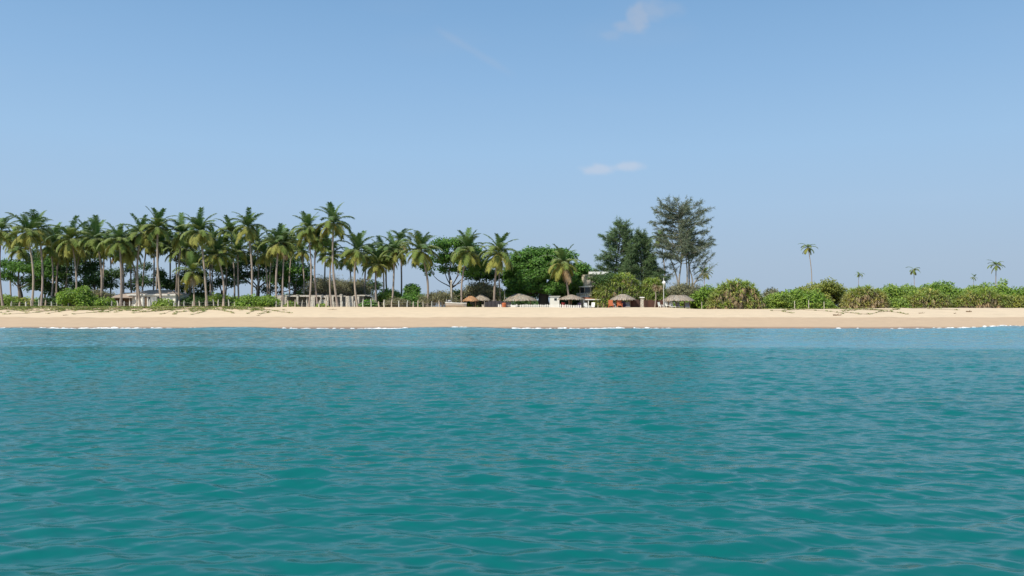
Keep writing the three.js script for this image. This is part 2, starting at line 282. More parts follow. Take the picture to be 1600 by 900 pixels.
// tree with trunk, limbs and a crown of leaf clumps; clumps: [x, y, z, rx, ry, rz, leaves] relative to the foot
function broadTree(name, label, px, D, seed, { trunkH, trunkR, lean = 0, clumps, mat, L = .34, w = .2, bark = M.bark, shell = .4, many = 1, group = 'broadleaf trees behind the palms', stems = 1 }) {
  const o = thing(name, label, 'tree', at(px, D), 0, group), R = rng(seed), tr = new GB(), lm = new GB(), cr = new GB();
  const tops = [];
  for (let s = 0; s < stems; s++) { const bx = (s - (stems - 1) / 2) * trunkR * 2.6, top = V(bx + lean * trunkH + (R() - .5) * trunkH * .25 * (stems > 1), trunkH * (1 - .12 * s), (R() - .5) * .6); limb(tr, R, V(bx, -0.35, 0), top, trunkR * 1.25 / Math.sqrt(stems), trunkR * .8 / Math.sqrt(stems), 0, 7); tops.push(top); }
  clumps.forEach(([x, y, z, rx, ry, rz, n]) => {
    const c = V(x, y, z), top = tops.reduce((a, b) => a.distanceTo(c) < b.distanceTo(c) ? a : b);
    limb(lm, R, top.clone().add(V(0, -trunkH * .12 * R(), 0)), V(x * .97, y - ry * .2, z), trunkR * .42, trunkR * .1, .1);
    for (let k = 0; k < 4; k++) limb(lm, R, V(lerp(top.x, x, .7), lerp(top.y, y - ry * .2, .7), lerp(top.z, z, .7)), V(x + (R() - .5) * rx * 1.5, y + (R() - .3) * ry, z + (R() - .5) * rz * 1.5), trunkR * .12, trunkR * .035, .05, 4, 4);
    const m = Math.max(4, Math.round(rx * rz * 3.6 + 2)); // several smaller tufts make up each clump
    for (let k = 0; k < m; k++) { const f = R() * 6.283, q = Math.sqrt(R()), tx = x + rx * .8 * q * Math.cos(f), tz = z + rz * .8 * q * Math.sin(f), ty = y + (R() * 1.5 - .6) * ry * Math.sqrt(1 - q * q * .8); clump(cr, R, tx, ty, tz, .6 + .45 * R(), .42 + .3 * R(), .6 + .45 * R(), Math.round(n * 2.1 * many / m), L, w, { shell }); }
  });
  part('trunk', tr, bark, o); part('limbs', lm, bark, o); const c = part('crown', cr, mat, o);
  return o;
}
function bush(name, label, px, D, seed, wpx, topPy, mat, { depth = 2.2, L = .34, w = .2, dense = 1, group, twig = M.bark, category = 'bush', lift = 0, lumps, vary = .28, shell = .35 } = {}) {
  const p = at(px, D), o = thing(name, label, category, p, 0, group), R = rng(seed), W = wpx / F * D / 2, H = wy(topPy, D) - p[1], cr = new GB(), tw = new GB();
  const n = lumps ?? Math.round(10 + W * H * 3.6);
  for (let k = 0; k < n; k++) {
    const u = (R() * 2 - 1), v = R() * 2 - 1, dome = Math.sqrt(Math.max(0.12, 1 - u * u * .68)), r = .55 + .45 * R() * Math.min(1.3, H / 2.6), top = lift + (H - lift) * dome * (0.8 + .2 * n3(u * 3 + seed, v * 2, 1)), y = lerp(lift + r * .3, top - r * .55, Math.pow(R(), .55)), x = u * (W - r * .45), z = v * depth * dome;
    clump(cr, R, x, y, z, r * 1.05, r * .72, r * .95, Math.round((D > 138 ? 150 : 260) * dense * r * r), L, w, { floor: 0.0, shell, vary });
    limb(tw, R, V(x * .25, -0.1, z * .25), V(x, y, z), .05, .015, .05, 4, 4);
  }
  part('stems', tw, twig, o); part('foliage', cr, mat, o); return o;
}
function brush(label, px, D, seed, wpx, topPy, { stems = 55, leafy = .25, group = 'dry grey thickets' } = {}) { // leafless tangle of twigs
  const p = at(px, D), o = thing('dry_thicket', label, 'thicket', p, 0, group), R = rng(seed), W = wpx / F * D / 2, H = wy(topPy, D) - p[1], tw = new GB(), cr = new GB();
  const go = (a, d, L, r, lv) => {
    const b = a.clone().addScaledVector(d, L); limb(tw, R, a, b, r, r * .6, -.04, 2, 3);
    if (lv >= 3) { if (R() < leafy * 2) clump(cr, R, b.x, b.y, b.z, .3, .22, .3, 6, .24, .11, { vary: .35 }); return; }
    const k = lv ? 3 : 4; for (let i = 0; i < k; i++) go(a.clone().lerp(b, .45 + .55 * R()), d.clone().add(V((R() - .5) * 1.5, (R() - .35) * .9, (R() - .5) * 1.5)).normalize(), L * (.5 + .3 * R()), r * .62, lv + 1);
  };
  for (let k = 0; k < stems; k++) { const u = (R() + R() - 1), x = u * W * .8; tw.col = tones(R, .3); go(V(x, -0.1, (R() - .5) * 1.6), V(u * .5 + (R() - .5) * .6, 1, (R() - .5) * .6).normalize(), H * .42 * (.6 + .4 * Math.sqrt(1 - u * u * .8)), .028, 0); }
  part('twigs', tw, M.greyTwig, o); if (cr.i.length) part('leaves', cr, M.leafDryOlive, o); return o;
}
// pandanus: rosettes of long arching strap leaves, dead leaves hanging as a skirt below
function pandanus(label, px, D, seed, wpx, topPy, { dry = .25, mat = M.pandan, depth = 2.4, skirt = .5, n = 0, dense = 1 } = {}) {
  const p = at(px, D), o = thing('screw_pine', label, 'screw pine', p, 0, 'screw pines edging the beach'), R = rng(seed), W = wpx / F * D / 2, H = wy(topPy, D) - p[1], g = new GB(), old = new GB(), dead = new GB(), st = new GB();
  const N = n || Math.round((34 + W * H * 12) * dense);
  for (let k = 0; k < N; k++) {
    const u = R() * 2 - 1, v = 1 - 2 * Math.pow(R(), 1.5), dome = Math.sqrt(Math.max(.1, 1 - u * u * .9)), y = lerp(.4, H * dome * (.86 + .16 * R()) - .35, Math.pow(R(), .72)), x = u * (W - .55), z = v * depth * dome, low = y < H * .55;
    st.tube([V(x * .4, -.2, z * .5), V(x * .8, y * .5, z * .8), V(x, y, z)], [.09, .07, .06], 5);
    const isDry = R() < dry * (low ? 1.5 : .6), B = isDry ? old : g, m = 34;
    for (let i = 0; i < m; i++) strap(B, R, x, y, z, i * 2.4 + R(), (R() * 1.35 - .15), .62 + .5 * R(), .09, tones(R, .3), .9);
    if (R() < skirt) for (let i = 0; i < 22; i++) strap(dead, R, x, y - .1, z, R() * 6.283, -.55 - .5 * R(), .7 + .55 * R(), .07, tones(R, .3), .8);
  }
  part('stems', st, M.greyTwig, o); part('leaf_rosettes', g, mat, o).userData.kind = 'stuff'; if (old.i.length) part('yellowing_leaves', old, M.pandanOld, o).userData.kind = 'stuff'; if (dead.i.length) part('dead_leaf_skirt', dead, M.pandanDead, o).userData.kind = 'stuff'; return o;
}
function strap(gb, R, x, y, z, az, el, L, w, tone, bend) {
  const seg = 3, sx = -Math.sin(az) * w / 2, sz = Math.cos(az) * w / 2; gb.col = tone; let e = el, prev = null;
  for (let k = 0; k <= seg; k++) {
    const q = k === seg ? .08 : 1 - .1 * k, a = gb.v(x + sx * q, y, z + sz * q), b = gb.v(x - sx * q, y, z - sz * q); if (prev) gb.q(prev[0], prev[1], b, a); prev = [a, b];
    x += Math.cos(az) * Math.cos(e) * L / seg; z += Math.sin(az) * Math.cos(e) * L / seg; y += Math.sin(e) * L / seg; e = Math.max(-1.5, e - bend * (.34 + .42 * k) * .75);
  }
}

// ---------------------------------------------------------------- coconut palms
const ORD = ['zeroth', 'first', 'second', 'third', 'fourth', 'fifth', 'sixth', 'seventh', 'eighth', 'ninth', 'tenth', 'eleventh', 'twelfth', 'thirteenth', 'fourteenth', 'fifteenth', 'sixteenth', 'seventeenth', 'eighteenth', 'nineteenth'];
const ordinal = (n) => n < 20 ? ORD[n] : n % 10 ? ['', '', 'twenty', 'thirty', 'forty', 'fifty'][n / 10 | 0] + '-' + ORD[n % 10] : ['', '', 'twentieth', 'thirtieth', 'fortieth', 'fiftieth'][n / 10 | 0];
const AGES = 9, frondGeo = [];
for (let a = 0; a < AGES; a++) for (let k = 0; k < 3; k++) {
  const age = a / (AGES - 1), R = rng(900 + a * 7 + k), g = new GB(), L = (2.9 + 0.55 * Math.sin(Math.PI * Math.min(1, age + .25))) * (.92 + .16 * R()), seg = 12;
  const e0 = (76 - 114 * age + (R() - .5) * 16) * DEG, e1 = Math.max(-86, 76 - 114 * age - 38 - 54 * Math.sin(Math.PI * age) + (R() - .5) * 18) * DEG, twist = (R() - .5) * .5, yaw = (R() - .5) * .35;
  let p = V(0, 0, 0), pts = [p], tang = [];
  for (let s = 0; s <= seg; s++) { const t = s / seg, e = lerp(e0, e1, Math.pow(t, 1.25)), z = yaw * t, d = V(Math.cos(e) * Math.cos(z), Math.sin(e), Math.cos(e) * Math.sin(z)); tang.push(d); if (s < seg) { p = p.clone().addScaledVector(d, L / seg); pts.push(p); } }
  g.col = [1.25, 1.2, 1.1]; g.tube(pts, pts.map((_, i) => .045 * (1 - i / seg) + .008), 4, false);
  const n = 44;
  for (let i = 0; i < n; i++) for (const sd of [-1, 1]) {
    const t = .10 + .9 * (i + R() * .6) / n, f = Math.min(seg - 1e-3, t * seg), s = f | 0, c = pts[s].clone().lerp(pts[Math.min(seg, s + 1)], f - s), d = tang[s], sv = V(-Math.sin(yaw * t), 0, Math.cos(yaw * t)).multiplyScalar(sd), up = sv.clone().cross(d).multiplyScalar(sd).normalize();
    if (up.y < 0 && age < .5) up.negate();
    const ll = lerp(.70, 1, age) * (.32 + .72 * Math.pow(Math.sin(Math.PI * (0.12 + 0.80 * t)), .7)) * (.85 + .3 * R()), fw = .45 + .55 * t, rise = .25 - .55 * age + twist * sd * .4 + (R() - .5) * .3;
    const d1 = sv.clone().addScaledVector(d, fw).addScaledVector(up, rise).normalize(), d2 = d1.clone().add(V(0, -.25 - .6 * age - .4 * R(), 0)).normalize();
    if (R() < .04) continue;
    g.col = tones(R, .22, .1); const wv = d.clone().multiplyScalar(.048), m = c.clone().addScaledVector(d1, ll * .5), e = m.clone().addScaledVector(d2, ll * .55);
    const v0 = g.v(c.x - wv.x, c.y - wv.y, c.z - wv.z), v1 = g.v(c.x + wv.x, c.y + wv.y, c.z + wv.z), v2 = g.v(m.x + wv.x, m.y + wv.y, m.z + wv.z), v3 = g.v(m.x - wv.x, m.y - wv.y, m.z - wv.z), v4 = g.v(e.x, e.y, e.z);
    g.q(v0, v1, v2, v3); g.t(v3, v2, v4);
  }
  frondGeo.push(g.geo());
}
function palm({ bx, cx, cy, D, dz = 0, s = 1, n = 29, old = 1, nuts = true, by, hue = -.03, min = 0 }, label, group, seed, name = 'coconut_palm') {
  const R = rng(seed), size = .82 + .22 * R(), droop = .82 + .3 * R(), p = at(bx, D), o = thing(name, label, 'palm tree', p, 0, group), H = wy(cy, D) - p[1], X = wx(cx, D) - p[0];
  const g = new GB(), pts = [], rad = [], bow = (R() - .5) * .11 * H + X * .12, bz = dz + (R() - .5) * .8, seg = 14, thick = .86 + .3 * R();
  for (let k = 0; k <= seg; k++) { const t = k / seg, w = Math.sin(Math.PI * t); pts.push(V(X * Math.pow(t, 1.0) - bow * w, -0.4 + (H + .4) * t, bz * t)); rad.push(s * thick * (lerp(.165, .115, t) + .13 * Math.exp(-t * H / .55) + .02 * n3(t * 9, seed, 0))); }
  const tone = .82 + .4 * R(); g.col = [tone, tone * (.97 + .05 * R()), tone * (.94 + .1 * R())]; g.tube(pts, rad, 8); part('trunk', g, M.palmTrunk, o);
  const top = pts[seg], tilt = (R() - .5) * .22 + (X / H) * .5, tilt2 = (R() - .5) * .2, az0 = R() * 6.283;
  n = Math.round(n * (.78 + .3 * R()));
  for (let i = 0; i < n; i++) {
    const age = clamp(lerp(min, 1, Math.pow((i + .5) / n, 1.05)) * old * droop + (R() - .5) * .14, 0, 1), a = clamp(Math.round(age * (AGES - 1) + (R() - .5) * 1.2), 0, AGES - 1), r = age + (R() - .5) * .34 + hue;
    const m = r > 1.08 ? M.frondDry : r > .71 ? M.frondOld : r > .30 ? M.frondMid : M.frondGreen;
    const f = part('frond', frondGeo[a * 3 + (R() * 3 | 0)], m, o); f.position.set(top.x, top.y + .12 - .35 * age, top.z); f.rotation.set(tilt2, az0 + i * 2.39996 + (R() - .5) * .3, -tilt, 'XZY'); f.scale.setScalar(s * size * (.86 + .28 * R()));
  }
  if (nuts) { const c = new GB(); for (let k = 0; k < 10; k++) { const f = R() * 6.283, q = .18 + .2 * R(); c.col = tones(R, .35); c.ball(top.x + Math.cos(f) * q * s, top.y - .25 - .35 * R(), top.z + Math.sin(f) * q * s,   .11 * s, .13 * s, .11 * s, 4); } part('coconut_bunch', c, M.coconut, o).userData.kind = 'stuff'; }
  return o;
}
{
  const G = [ // foot x, crown x, crown y in the photo, distance, options
    [6, 1, 360, 117], [49, 41, 362, 116], [64, 59, 357, 120], [78, 76, 384, 124, { s: .9 }], [92, 95, 391, 126, { s: .85 }], [99, 101, 388, 129, { s: .9 }], [118, 108, 373, 117], [138, 136, 368, 130], [156, 151, 373, 118], [159, 160, 385, 124, { s: .85 }],
    [189, 183, 376, 115], [191, 188, 386, 125, { s: .9 }], [213, 200, 390, 117.6, { s: .85 }], [221, 218, 362, 117], [222, 229, 377, 126, { s: .9 }], [255, 247, 355, 117.2], [246, 249, 381, 127, { s: .9 }], [281, 283, 364, 119], [289, 290, 389, 127, { s: .85 }], [304, 300, 424, 116, { s: .85, n: 22 }],
    [324, 312, 361, 115], [330, 326, 398, 126, { s: .9 }], [348, 339, 398, 117, { s: .95 }], [374, 371, 392, 121, { s: .95 }], [366, 360, 362, 128, { s: .95 }], [392, 386, 354, 118], [417, 412, 396, 121, { s: .85 }], [433, 436, 379, 117, { s: .95, n: 32, hue: .05 }], [442, 443, 381, 117.5, { s: .9 }],
    [482, 481, 357, 117], [498, 494, 374, 117.6, { s: .9 }], [529, 520, 348, 116], [519, 518, 401, 117.8, { s: .85 }], [560, 558, 391, 117, { s: .98 }], [589, 587, 412, 118, { s: .88, hue: .1 }], [598, 597, 402, 121, { s: .9 }], [612, 616, 393, 119, { s: .92 }], [609, 605, 398, 125, { s: .85 }], [627, 625, 375, 124, { s: .9 }],
    [667, 657, 391, 115, { s: .98 }], [722, 731, 391, 116, { s: .98 }], [772, 779, 394, 115, { s: 1.0 }], [784, 780, 405, 119, { s: .7, n: 14 }], [891, 880, 411, 117, { s: .88, n: 22, hue: .08 }],
  ];
  const RB = rng(808); // palms standing deeper in the grove, their crowns showing between the front ones
  for (const [x, y] of [[18, 376], [30, 388], [86, 372], [122, 392], [146, 388], [170, 384], [206, 372], [238, 362], [266, 374], [272, 392], [296, 374], [352, 382], [332, 376], [400, 378], [424, 386], [456, 384], [470, 392], [508, 386], [544, 404], [574, 398]]) G.push([x + (RB() - .5) * 6, x, y, 124 + 9 * RB(), { s: .86, n: 24 }]);
  const sorted = [...G].sort((a, b) => a[0] - b[0]);
  sorted.forEach(([bx, cx, cy, D, opt], i) => {
    const tall = cy < 366 ? 'tall' : cy < 396 ? 'medium height' : 'short', lean = cx - bx > 3 ? 'rightward leaning' : bx - cx > 3 ? 'leftward leaning' : 'upright';
    palm({ bx, cx, cy, D, ...(opt ?? {}) }, `${tall} ${lean} coconut palm, its trunk ${ordinal(i + 1)} from the left end of the grove`, 'coconut palms of the beach grove', 4000 + i * 13);
  });
  palm({ bx: 1077, cx: 1075, cy: 382, D: 127, s: .85, n: 20, hue: .15 }, 'coconut palm standing inside the tall casuarina, yellowing fronds showing through', 'coconut palms by the casuarinas', 5001);
  palm({ bx: 1036, cx: 1032, cy: 372, D: 133, s: .8, n: 16 }, 'dark coconut palm crown showing between the two casuarinas', 'coconut palms by the casuarinas', 5002);
  palm({ bx: 1101, cx: 1101, cy: 427, D: 300, s: 1, n: 22, hue: .2 }, 'small distant coconut palm just beyond the tall casuarina', 'distant lone palms', 5003);
  palm({ bx: 1264, cx: 1264, cy: 386, D: 222, s: .88, n: 17, min: .12 }, 'tall lone coconut palm with thin trunk above the rounded olive bush', 'distant lone palms', 5004);
  palm({ bx: 1343, cx: 1342, cy: 428, D: 400, s: .82, n: 10, nuts: false, min: .2 }, 'tiny sparse distant palm above the dry screw pine', 'distant lone palms', 5005);
  palm({ bx: 1427, cx: 1428, cy: 421, D: 290, s: .85, n: 12, min: .15 }, 'windblown distant palm with fronds swept to one side above the hedge', 'distant lone palms', 5017);
  palm({ bx: 1557, cx: 1557, cy: 414, D: 260, s: .88, n: 15, min: .15 }, 'distant palm with starry crown near the right edge of the photo', 'distant lone palms', 5007);
  palm({ bx: 1522, cx: 1522, cy: 433, D: 330, s: .6, n: 9, nuts: false }, 'small dark palm top peeping over the high hedge bush', 'distant lone palms', 5008);
}

// ---------------------------------------------------------------- trees behind the palms
const flat = (list) => list.map(([x, y, r, n, z = 0, ry = .42]) => [x, y, z, r, r * ry, r * .9, n]);
const treeClumps = (px, D, list) => { const p = at(px, D); return list.map(([cx, cy, wpx, hpx, n, z = 0]) => { const w = wpx / F * D / 2; return [wx(cx, D) - p[0], wy(cy, D) - p[1], z, w, hpx / F * D / 2, Math.min(w, 2.6), n]; }); };
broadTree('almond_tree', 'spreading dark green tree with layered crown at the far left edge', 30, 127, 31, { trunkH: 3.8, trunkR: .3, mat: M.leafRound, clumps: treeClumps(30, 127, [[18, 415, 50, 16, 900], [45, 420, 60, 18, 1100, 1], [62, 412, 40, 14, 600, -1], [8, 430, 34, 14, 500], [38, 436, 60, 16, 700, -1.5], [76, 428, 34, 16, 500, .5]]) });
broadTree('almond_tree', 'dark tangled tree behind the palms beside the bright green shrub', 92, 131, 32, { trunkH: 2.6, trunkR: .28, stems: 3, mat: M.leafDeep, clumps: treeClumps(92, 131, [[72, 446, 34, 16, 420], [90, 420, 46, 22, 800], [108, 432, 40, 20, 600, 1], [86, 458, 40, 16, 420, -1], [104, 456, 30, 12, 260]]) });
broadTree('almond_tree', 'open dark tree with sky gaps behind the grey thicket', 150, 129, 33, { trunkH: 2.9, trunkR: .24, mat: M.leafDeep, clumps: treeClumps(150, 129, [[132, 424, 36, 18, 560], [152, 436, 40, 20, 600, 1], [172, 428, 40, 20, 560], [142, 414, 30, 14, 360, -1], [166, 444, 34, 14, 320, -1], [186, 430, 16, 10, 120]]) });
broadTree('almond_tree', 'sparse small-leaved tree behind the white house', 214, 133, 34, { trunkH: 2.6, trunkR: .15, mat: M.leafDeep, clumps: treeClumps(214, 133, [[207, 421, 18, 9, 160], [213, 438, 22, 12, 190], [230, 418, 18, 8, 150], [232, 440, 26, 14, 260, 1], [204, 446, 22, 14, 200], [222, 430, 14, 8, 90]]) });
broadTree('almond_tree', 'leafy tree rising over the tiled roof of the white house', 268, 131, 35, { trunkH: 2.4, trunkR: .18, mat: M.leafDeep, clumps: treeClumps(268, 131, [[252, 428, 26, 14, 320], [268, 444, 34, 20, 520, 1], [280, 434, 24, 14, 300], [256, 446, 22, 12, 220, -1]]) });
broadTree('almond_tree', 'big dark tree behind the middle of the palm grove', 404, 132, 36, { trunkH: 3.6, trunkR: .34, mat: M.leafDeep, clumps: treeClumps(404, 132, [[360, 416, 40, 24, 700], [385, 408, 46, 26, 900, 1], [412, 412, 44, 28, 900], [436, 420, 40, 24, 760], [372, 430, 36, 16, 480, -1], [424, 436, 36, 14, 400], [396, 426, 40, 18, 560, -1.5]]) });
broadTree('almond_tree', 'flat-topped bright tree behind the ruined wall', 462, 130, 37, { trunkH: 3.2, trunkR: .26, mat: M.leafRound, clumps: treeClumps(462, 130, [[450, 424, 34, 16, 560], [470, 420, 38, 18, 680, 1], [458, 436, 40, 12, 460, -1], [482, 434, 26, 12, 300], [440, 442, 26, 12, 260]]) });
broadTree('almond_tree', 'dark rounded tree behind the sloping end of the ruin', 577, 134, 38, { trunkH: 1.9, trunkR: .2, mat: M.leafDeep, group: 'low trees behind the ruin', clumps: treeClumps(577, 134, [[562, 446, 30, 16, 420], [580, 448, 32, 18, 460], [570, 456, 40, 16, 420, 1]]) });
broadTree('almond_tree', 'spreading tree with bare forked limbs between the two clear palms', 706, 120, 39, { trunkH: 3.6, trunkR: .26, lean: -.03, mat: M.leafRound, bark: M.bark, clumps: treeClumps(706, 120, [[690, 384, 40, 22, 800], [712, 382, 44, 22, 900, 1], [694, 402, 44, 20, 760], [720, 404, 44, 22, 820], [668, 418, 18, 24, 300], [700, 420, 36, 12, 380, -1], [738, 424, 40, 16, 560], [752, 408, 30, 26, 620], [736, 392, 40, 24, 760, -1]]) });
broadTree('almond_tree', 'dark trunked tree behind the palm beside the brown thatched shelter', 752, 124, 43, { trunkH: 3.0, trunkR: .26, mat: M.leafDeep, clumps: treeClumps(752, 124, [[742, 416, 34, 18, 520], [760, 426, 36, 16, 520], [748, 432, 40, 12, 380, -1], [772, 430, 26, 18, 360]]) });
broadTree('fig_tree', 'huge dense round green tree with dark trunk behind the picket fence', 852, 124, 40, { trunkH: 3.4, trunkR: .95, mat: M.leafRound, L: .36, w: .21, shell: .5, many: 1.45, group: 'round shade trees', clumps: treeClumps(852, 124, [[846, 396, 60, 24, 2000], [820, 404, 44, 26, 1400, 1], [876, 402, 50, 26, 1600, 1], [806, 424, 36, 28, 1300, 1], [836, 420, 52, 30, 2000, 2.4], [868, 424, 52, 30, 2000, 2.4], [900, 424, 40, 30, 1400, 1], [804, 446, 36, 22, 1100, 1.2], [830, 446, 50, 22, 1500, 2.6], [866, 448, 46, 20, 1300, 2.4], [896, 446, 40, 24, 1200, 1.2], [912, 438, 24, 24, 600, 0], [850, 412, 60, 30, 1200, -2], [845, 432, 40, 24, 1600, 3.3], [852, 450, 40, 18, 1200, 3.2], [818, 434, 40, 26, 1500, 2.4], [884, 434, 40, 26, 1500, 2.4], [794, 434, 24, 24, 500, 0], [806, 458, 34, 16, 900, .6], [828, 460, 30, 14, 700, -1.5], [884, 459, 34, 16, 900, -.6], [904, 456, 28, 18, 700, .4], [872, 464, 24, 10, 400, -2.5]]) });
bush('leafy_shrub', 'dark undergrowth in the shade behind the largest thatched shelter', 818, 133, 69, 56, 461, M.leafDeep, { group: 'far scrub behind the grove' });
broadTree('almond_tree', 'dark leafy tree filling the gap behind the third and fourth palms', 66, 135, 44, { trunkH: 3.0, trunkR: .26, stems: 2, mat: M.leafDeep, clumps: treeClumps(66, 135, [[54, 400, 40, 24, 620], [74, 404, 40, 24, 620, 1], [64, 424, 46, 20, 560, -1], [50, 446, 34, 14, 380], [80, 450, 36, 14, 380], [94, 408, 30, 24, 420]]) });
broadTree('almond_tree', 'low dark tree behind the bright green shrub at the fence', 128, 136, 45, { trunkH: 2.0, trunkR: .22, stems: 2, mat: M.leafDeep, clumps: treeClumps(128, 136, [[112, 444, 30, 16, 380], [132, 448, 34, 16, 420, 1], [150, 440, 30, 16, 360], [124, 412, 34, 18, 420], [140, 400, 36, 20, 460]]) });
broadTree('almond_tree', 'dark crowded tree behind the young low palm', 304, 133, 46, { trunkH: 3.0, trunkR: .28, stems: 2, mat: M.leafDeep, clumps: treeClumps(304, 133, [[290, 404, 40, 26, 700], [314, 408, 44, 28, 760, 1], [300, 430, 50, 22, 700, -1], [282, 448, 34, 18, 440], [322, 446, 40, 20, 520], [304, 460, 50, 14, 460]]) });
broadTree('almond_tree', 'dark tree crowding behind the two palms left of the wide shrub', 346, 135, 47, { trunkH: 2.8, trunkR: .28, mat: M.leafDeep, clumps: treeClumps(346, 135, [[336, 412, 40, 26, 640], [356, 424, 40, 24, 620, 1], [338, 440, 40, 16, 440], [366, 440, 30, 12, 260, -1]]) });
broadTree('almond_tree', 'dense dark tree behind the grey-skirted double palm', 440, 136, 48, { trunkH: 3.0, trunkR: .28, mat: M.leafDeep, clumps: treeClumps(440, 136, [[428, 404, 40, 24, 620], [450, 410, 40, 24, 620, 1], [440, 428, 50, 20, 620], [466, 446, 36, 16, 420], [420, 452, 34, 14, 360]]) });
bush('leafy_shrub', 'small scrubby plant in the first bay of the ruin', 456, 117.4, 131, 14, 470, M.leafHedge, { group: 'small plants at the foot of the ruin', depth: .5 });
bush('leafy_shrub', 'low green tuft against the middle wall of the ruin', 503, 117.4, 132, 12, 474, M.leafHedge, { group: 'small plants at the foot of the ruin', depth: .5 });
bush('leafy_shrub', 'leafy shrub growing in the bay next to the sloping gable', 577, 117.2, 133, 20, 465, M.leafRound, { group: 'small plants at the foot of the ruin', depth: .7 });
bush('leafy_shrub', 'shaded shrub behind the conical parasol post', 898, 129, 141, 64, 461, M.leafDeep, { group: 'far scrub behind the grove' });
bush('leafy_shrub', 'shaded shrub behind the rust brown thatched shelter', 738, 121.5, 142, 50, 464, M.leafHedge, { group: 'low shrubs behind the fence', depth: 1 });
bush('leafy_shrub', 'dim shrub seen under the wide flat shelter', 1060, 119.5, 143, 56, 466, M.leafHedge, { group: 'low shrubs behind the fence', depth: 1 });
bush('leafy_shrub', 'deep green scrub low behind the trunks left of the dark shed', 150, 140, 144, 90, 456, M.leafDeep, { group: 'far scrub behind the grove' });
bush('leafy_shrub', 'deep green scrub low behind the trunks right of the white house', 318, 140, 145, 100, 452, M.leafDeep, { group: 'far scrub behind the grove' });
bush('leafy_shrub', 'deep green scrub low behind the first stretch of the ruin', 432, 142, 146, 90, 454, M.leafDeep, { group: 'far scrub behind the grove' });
bush('leafy_shrub', 'deep green scrub low behind the leftmost trunks', 24, 140, 147, 80, 456, M.leafHedge, { group: 'far scrub behind the grove' });
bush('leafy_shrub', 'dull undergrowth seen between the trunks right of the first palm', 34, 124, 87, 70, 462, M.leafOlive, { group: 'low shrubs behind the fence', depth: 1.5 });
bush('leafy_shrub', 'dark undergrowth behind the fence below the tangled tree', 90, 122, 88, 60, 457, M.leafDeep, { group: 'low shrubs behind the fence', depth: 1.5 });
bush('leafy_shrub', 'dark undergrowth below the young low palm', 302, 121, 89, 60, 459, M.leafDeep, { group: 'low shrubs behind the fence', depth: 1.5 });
bush('leafy_shrub', 'bright green shrub at the foot of the leftmost palms, taller than the fence', 122, 114, 51, 50, 441, M.leafBright, { group: 'bright shrubs along the fence', depth: 1.5 });
bush('leafy_shrub', 'small bright shrub beside the dark shed', 165, 114, 52, 26, 462, M.leafBright, { group: 'bright shrubs along the fence', depth: 1 });
bush('leafy_shrub', 'green shrub in front of the white house wall', 256, 114, 53, 26, 464, M.leafHedge, { group: 'bright shrubs along the fence', depth: .9 });
bush('leafy_shrub', 'wide bright mounded shrub just before the ruined wall starts', 401, 114, 54, 62, 453, M.leafBright, { group: 'bright shrubs along the fence', depth: 1.6 });
bush('leafy_shrub', 'small green shrub beside the grass strip below the first palms', 8, 121, 55, 40, 458, M.leafHedge, { group: 'low shrubs behind the fence', depth: 1.5 });
bush('leafy_shrub', 'low shrub between the leaning palms past the white house', 346, 122, 56, 60, 455, M.leafHedge, { group: 'low shrubs behind the fence', depth: 1.5 });
bush('leafy_shrub', 'olive shrub peering over the left part of the ruin', 470, 133, 57, 56, 448, M.leafHedge, { group: 'low shrubs behind the fence' });
bush('leafy_shrub', 'green shrub behind the thin palms past the ruin end', 606, 122, 58, 44, 443, M.leafHedge, { group: 'low shrubs behind the fence' });
bush('leafy_shrub', 'lopsided green shrub in the sky gap before the boat', 650, 118, 59, 44, 449, M.leafRound, { group: 'low shrubs behind the fence', depth: 1.5 });
bush('leafy_shrub', 'slim young sapling standing above the lopsided green shrub', 643, 120, 60, 16, 438, M.leafRound, { group: 'low shrubs behind the fence', depth: .6, lift: 1.6 });
bush('leafy_shrub', 'pale green shrub beside the pole behind the boat', 714, 121, 61, 22, 444, M.leafBright, { group: 'low shrubs behind the fence', depth: 1 });
bush('leafy_shrub', 'green shrub filling the gap behind the first thatched shelter', 768, 121, 62, 50, 440, M.leafHedge, { group: 'low shrubs behind the fence' });
bush('leafy_shrub', 'dim green shrub behind the ruin wall under the round tree', 546, 136, 63, 60, 456, M.leafHedge, { group: 'low shrubs behind the fence' });
bush('leafy_shrub', 'far low green scrub seen through the trunks beyond the first palms', 60, 150, 64, 130, 464, M.leafHedge, { group: 'far scrub behind the grove' });
bush('leafy_shrub', 'far low scrub seen through the trunks beyond the middle palms', 380, 148, 65, 110, 458, M.leafHedge, { group: 'far scrub behind the grove' });
bush('leafy_shrub', 'far low scrub seen in the gap past the thin palms', 620, 148, 66, 70, 466, M.leafDeep, { group: 'far scrub behind the grove' });
bush('leafy_shrub', 'far low scrub seen through the trunks beside the dark shed', 175, 150, 67, 60, 466, M.leafDeep, { group: 'far scrub behind the grove' });
brush('grey leafless thicket beside the dark shed', 152, 119, 71, 44, 448);
brush('tall grey thicket rising behind the middle of the ruin', 510, 128, 72, 46, 426, { stems: 75, leafy: .28 });
brush('greyish thorny thicket behind the ruin beside the dark round tree', 546, 127, 73, 48, 428, { stems: 75, leafy: .22 });
brush('low grey thicket with dry twigs beside the boat', 688, 116, 74, 54, 452, { stems: 70, leafy: .3 });
brush('dry thicket along the fence past the ruin end', 622, 115, 75, 40, 464, { stems: 40, leafy: .3 });
brush('tall dry thicket behind the first thatched shelter', 752, 120, 76, 40, 436, { stems: 70, leafy: .5 });
brush('dark brown thicket under the tall casuarina', 1068, 121, 77, 52, 437, { stems: 120, leafy: .25 });

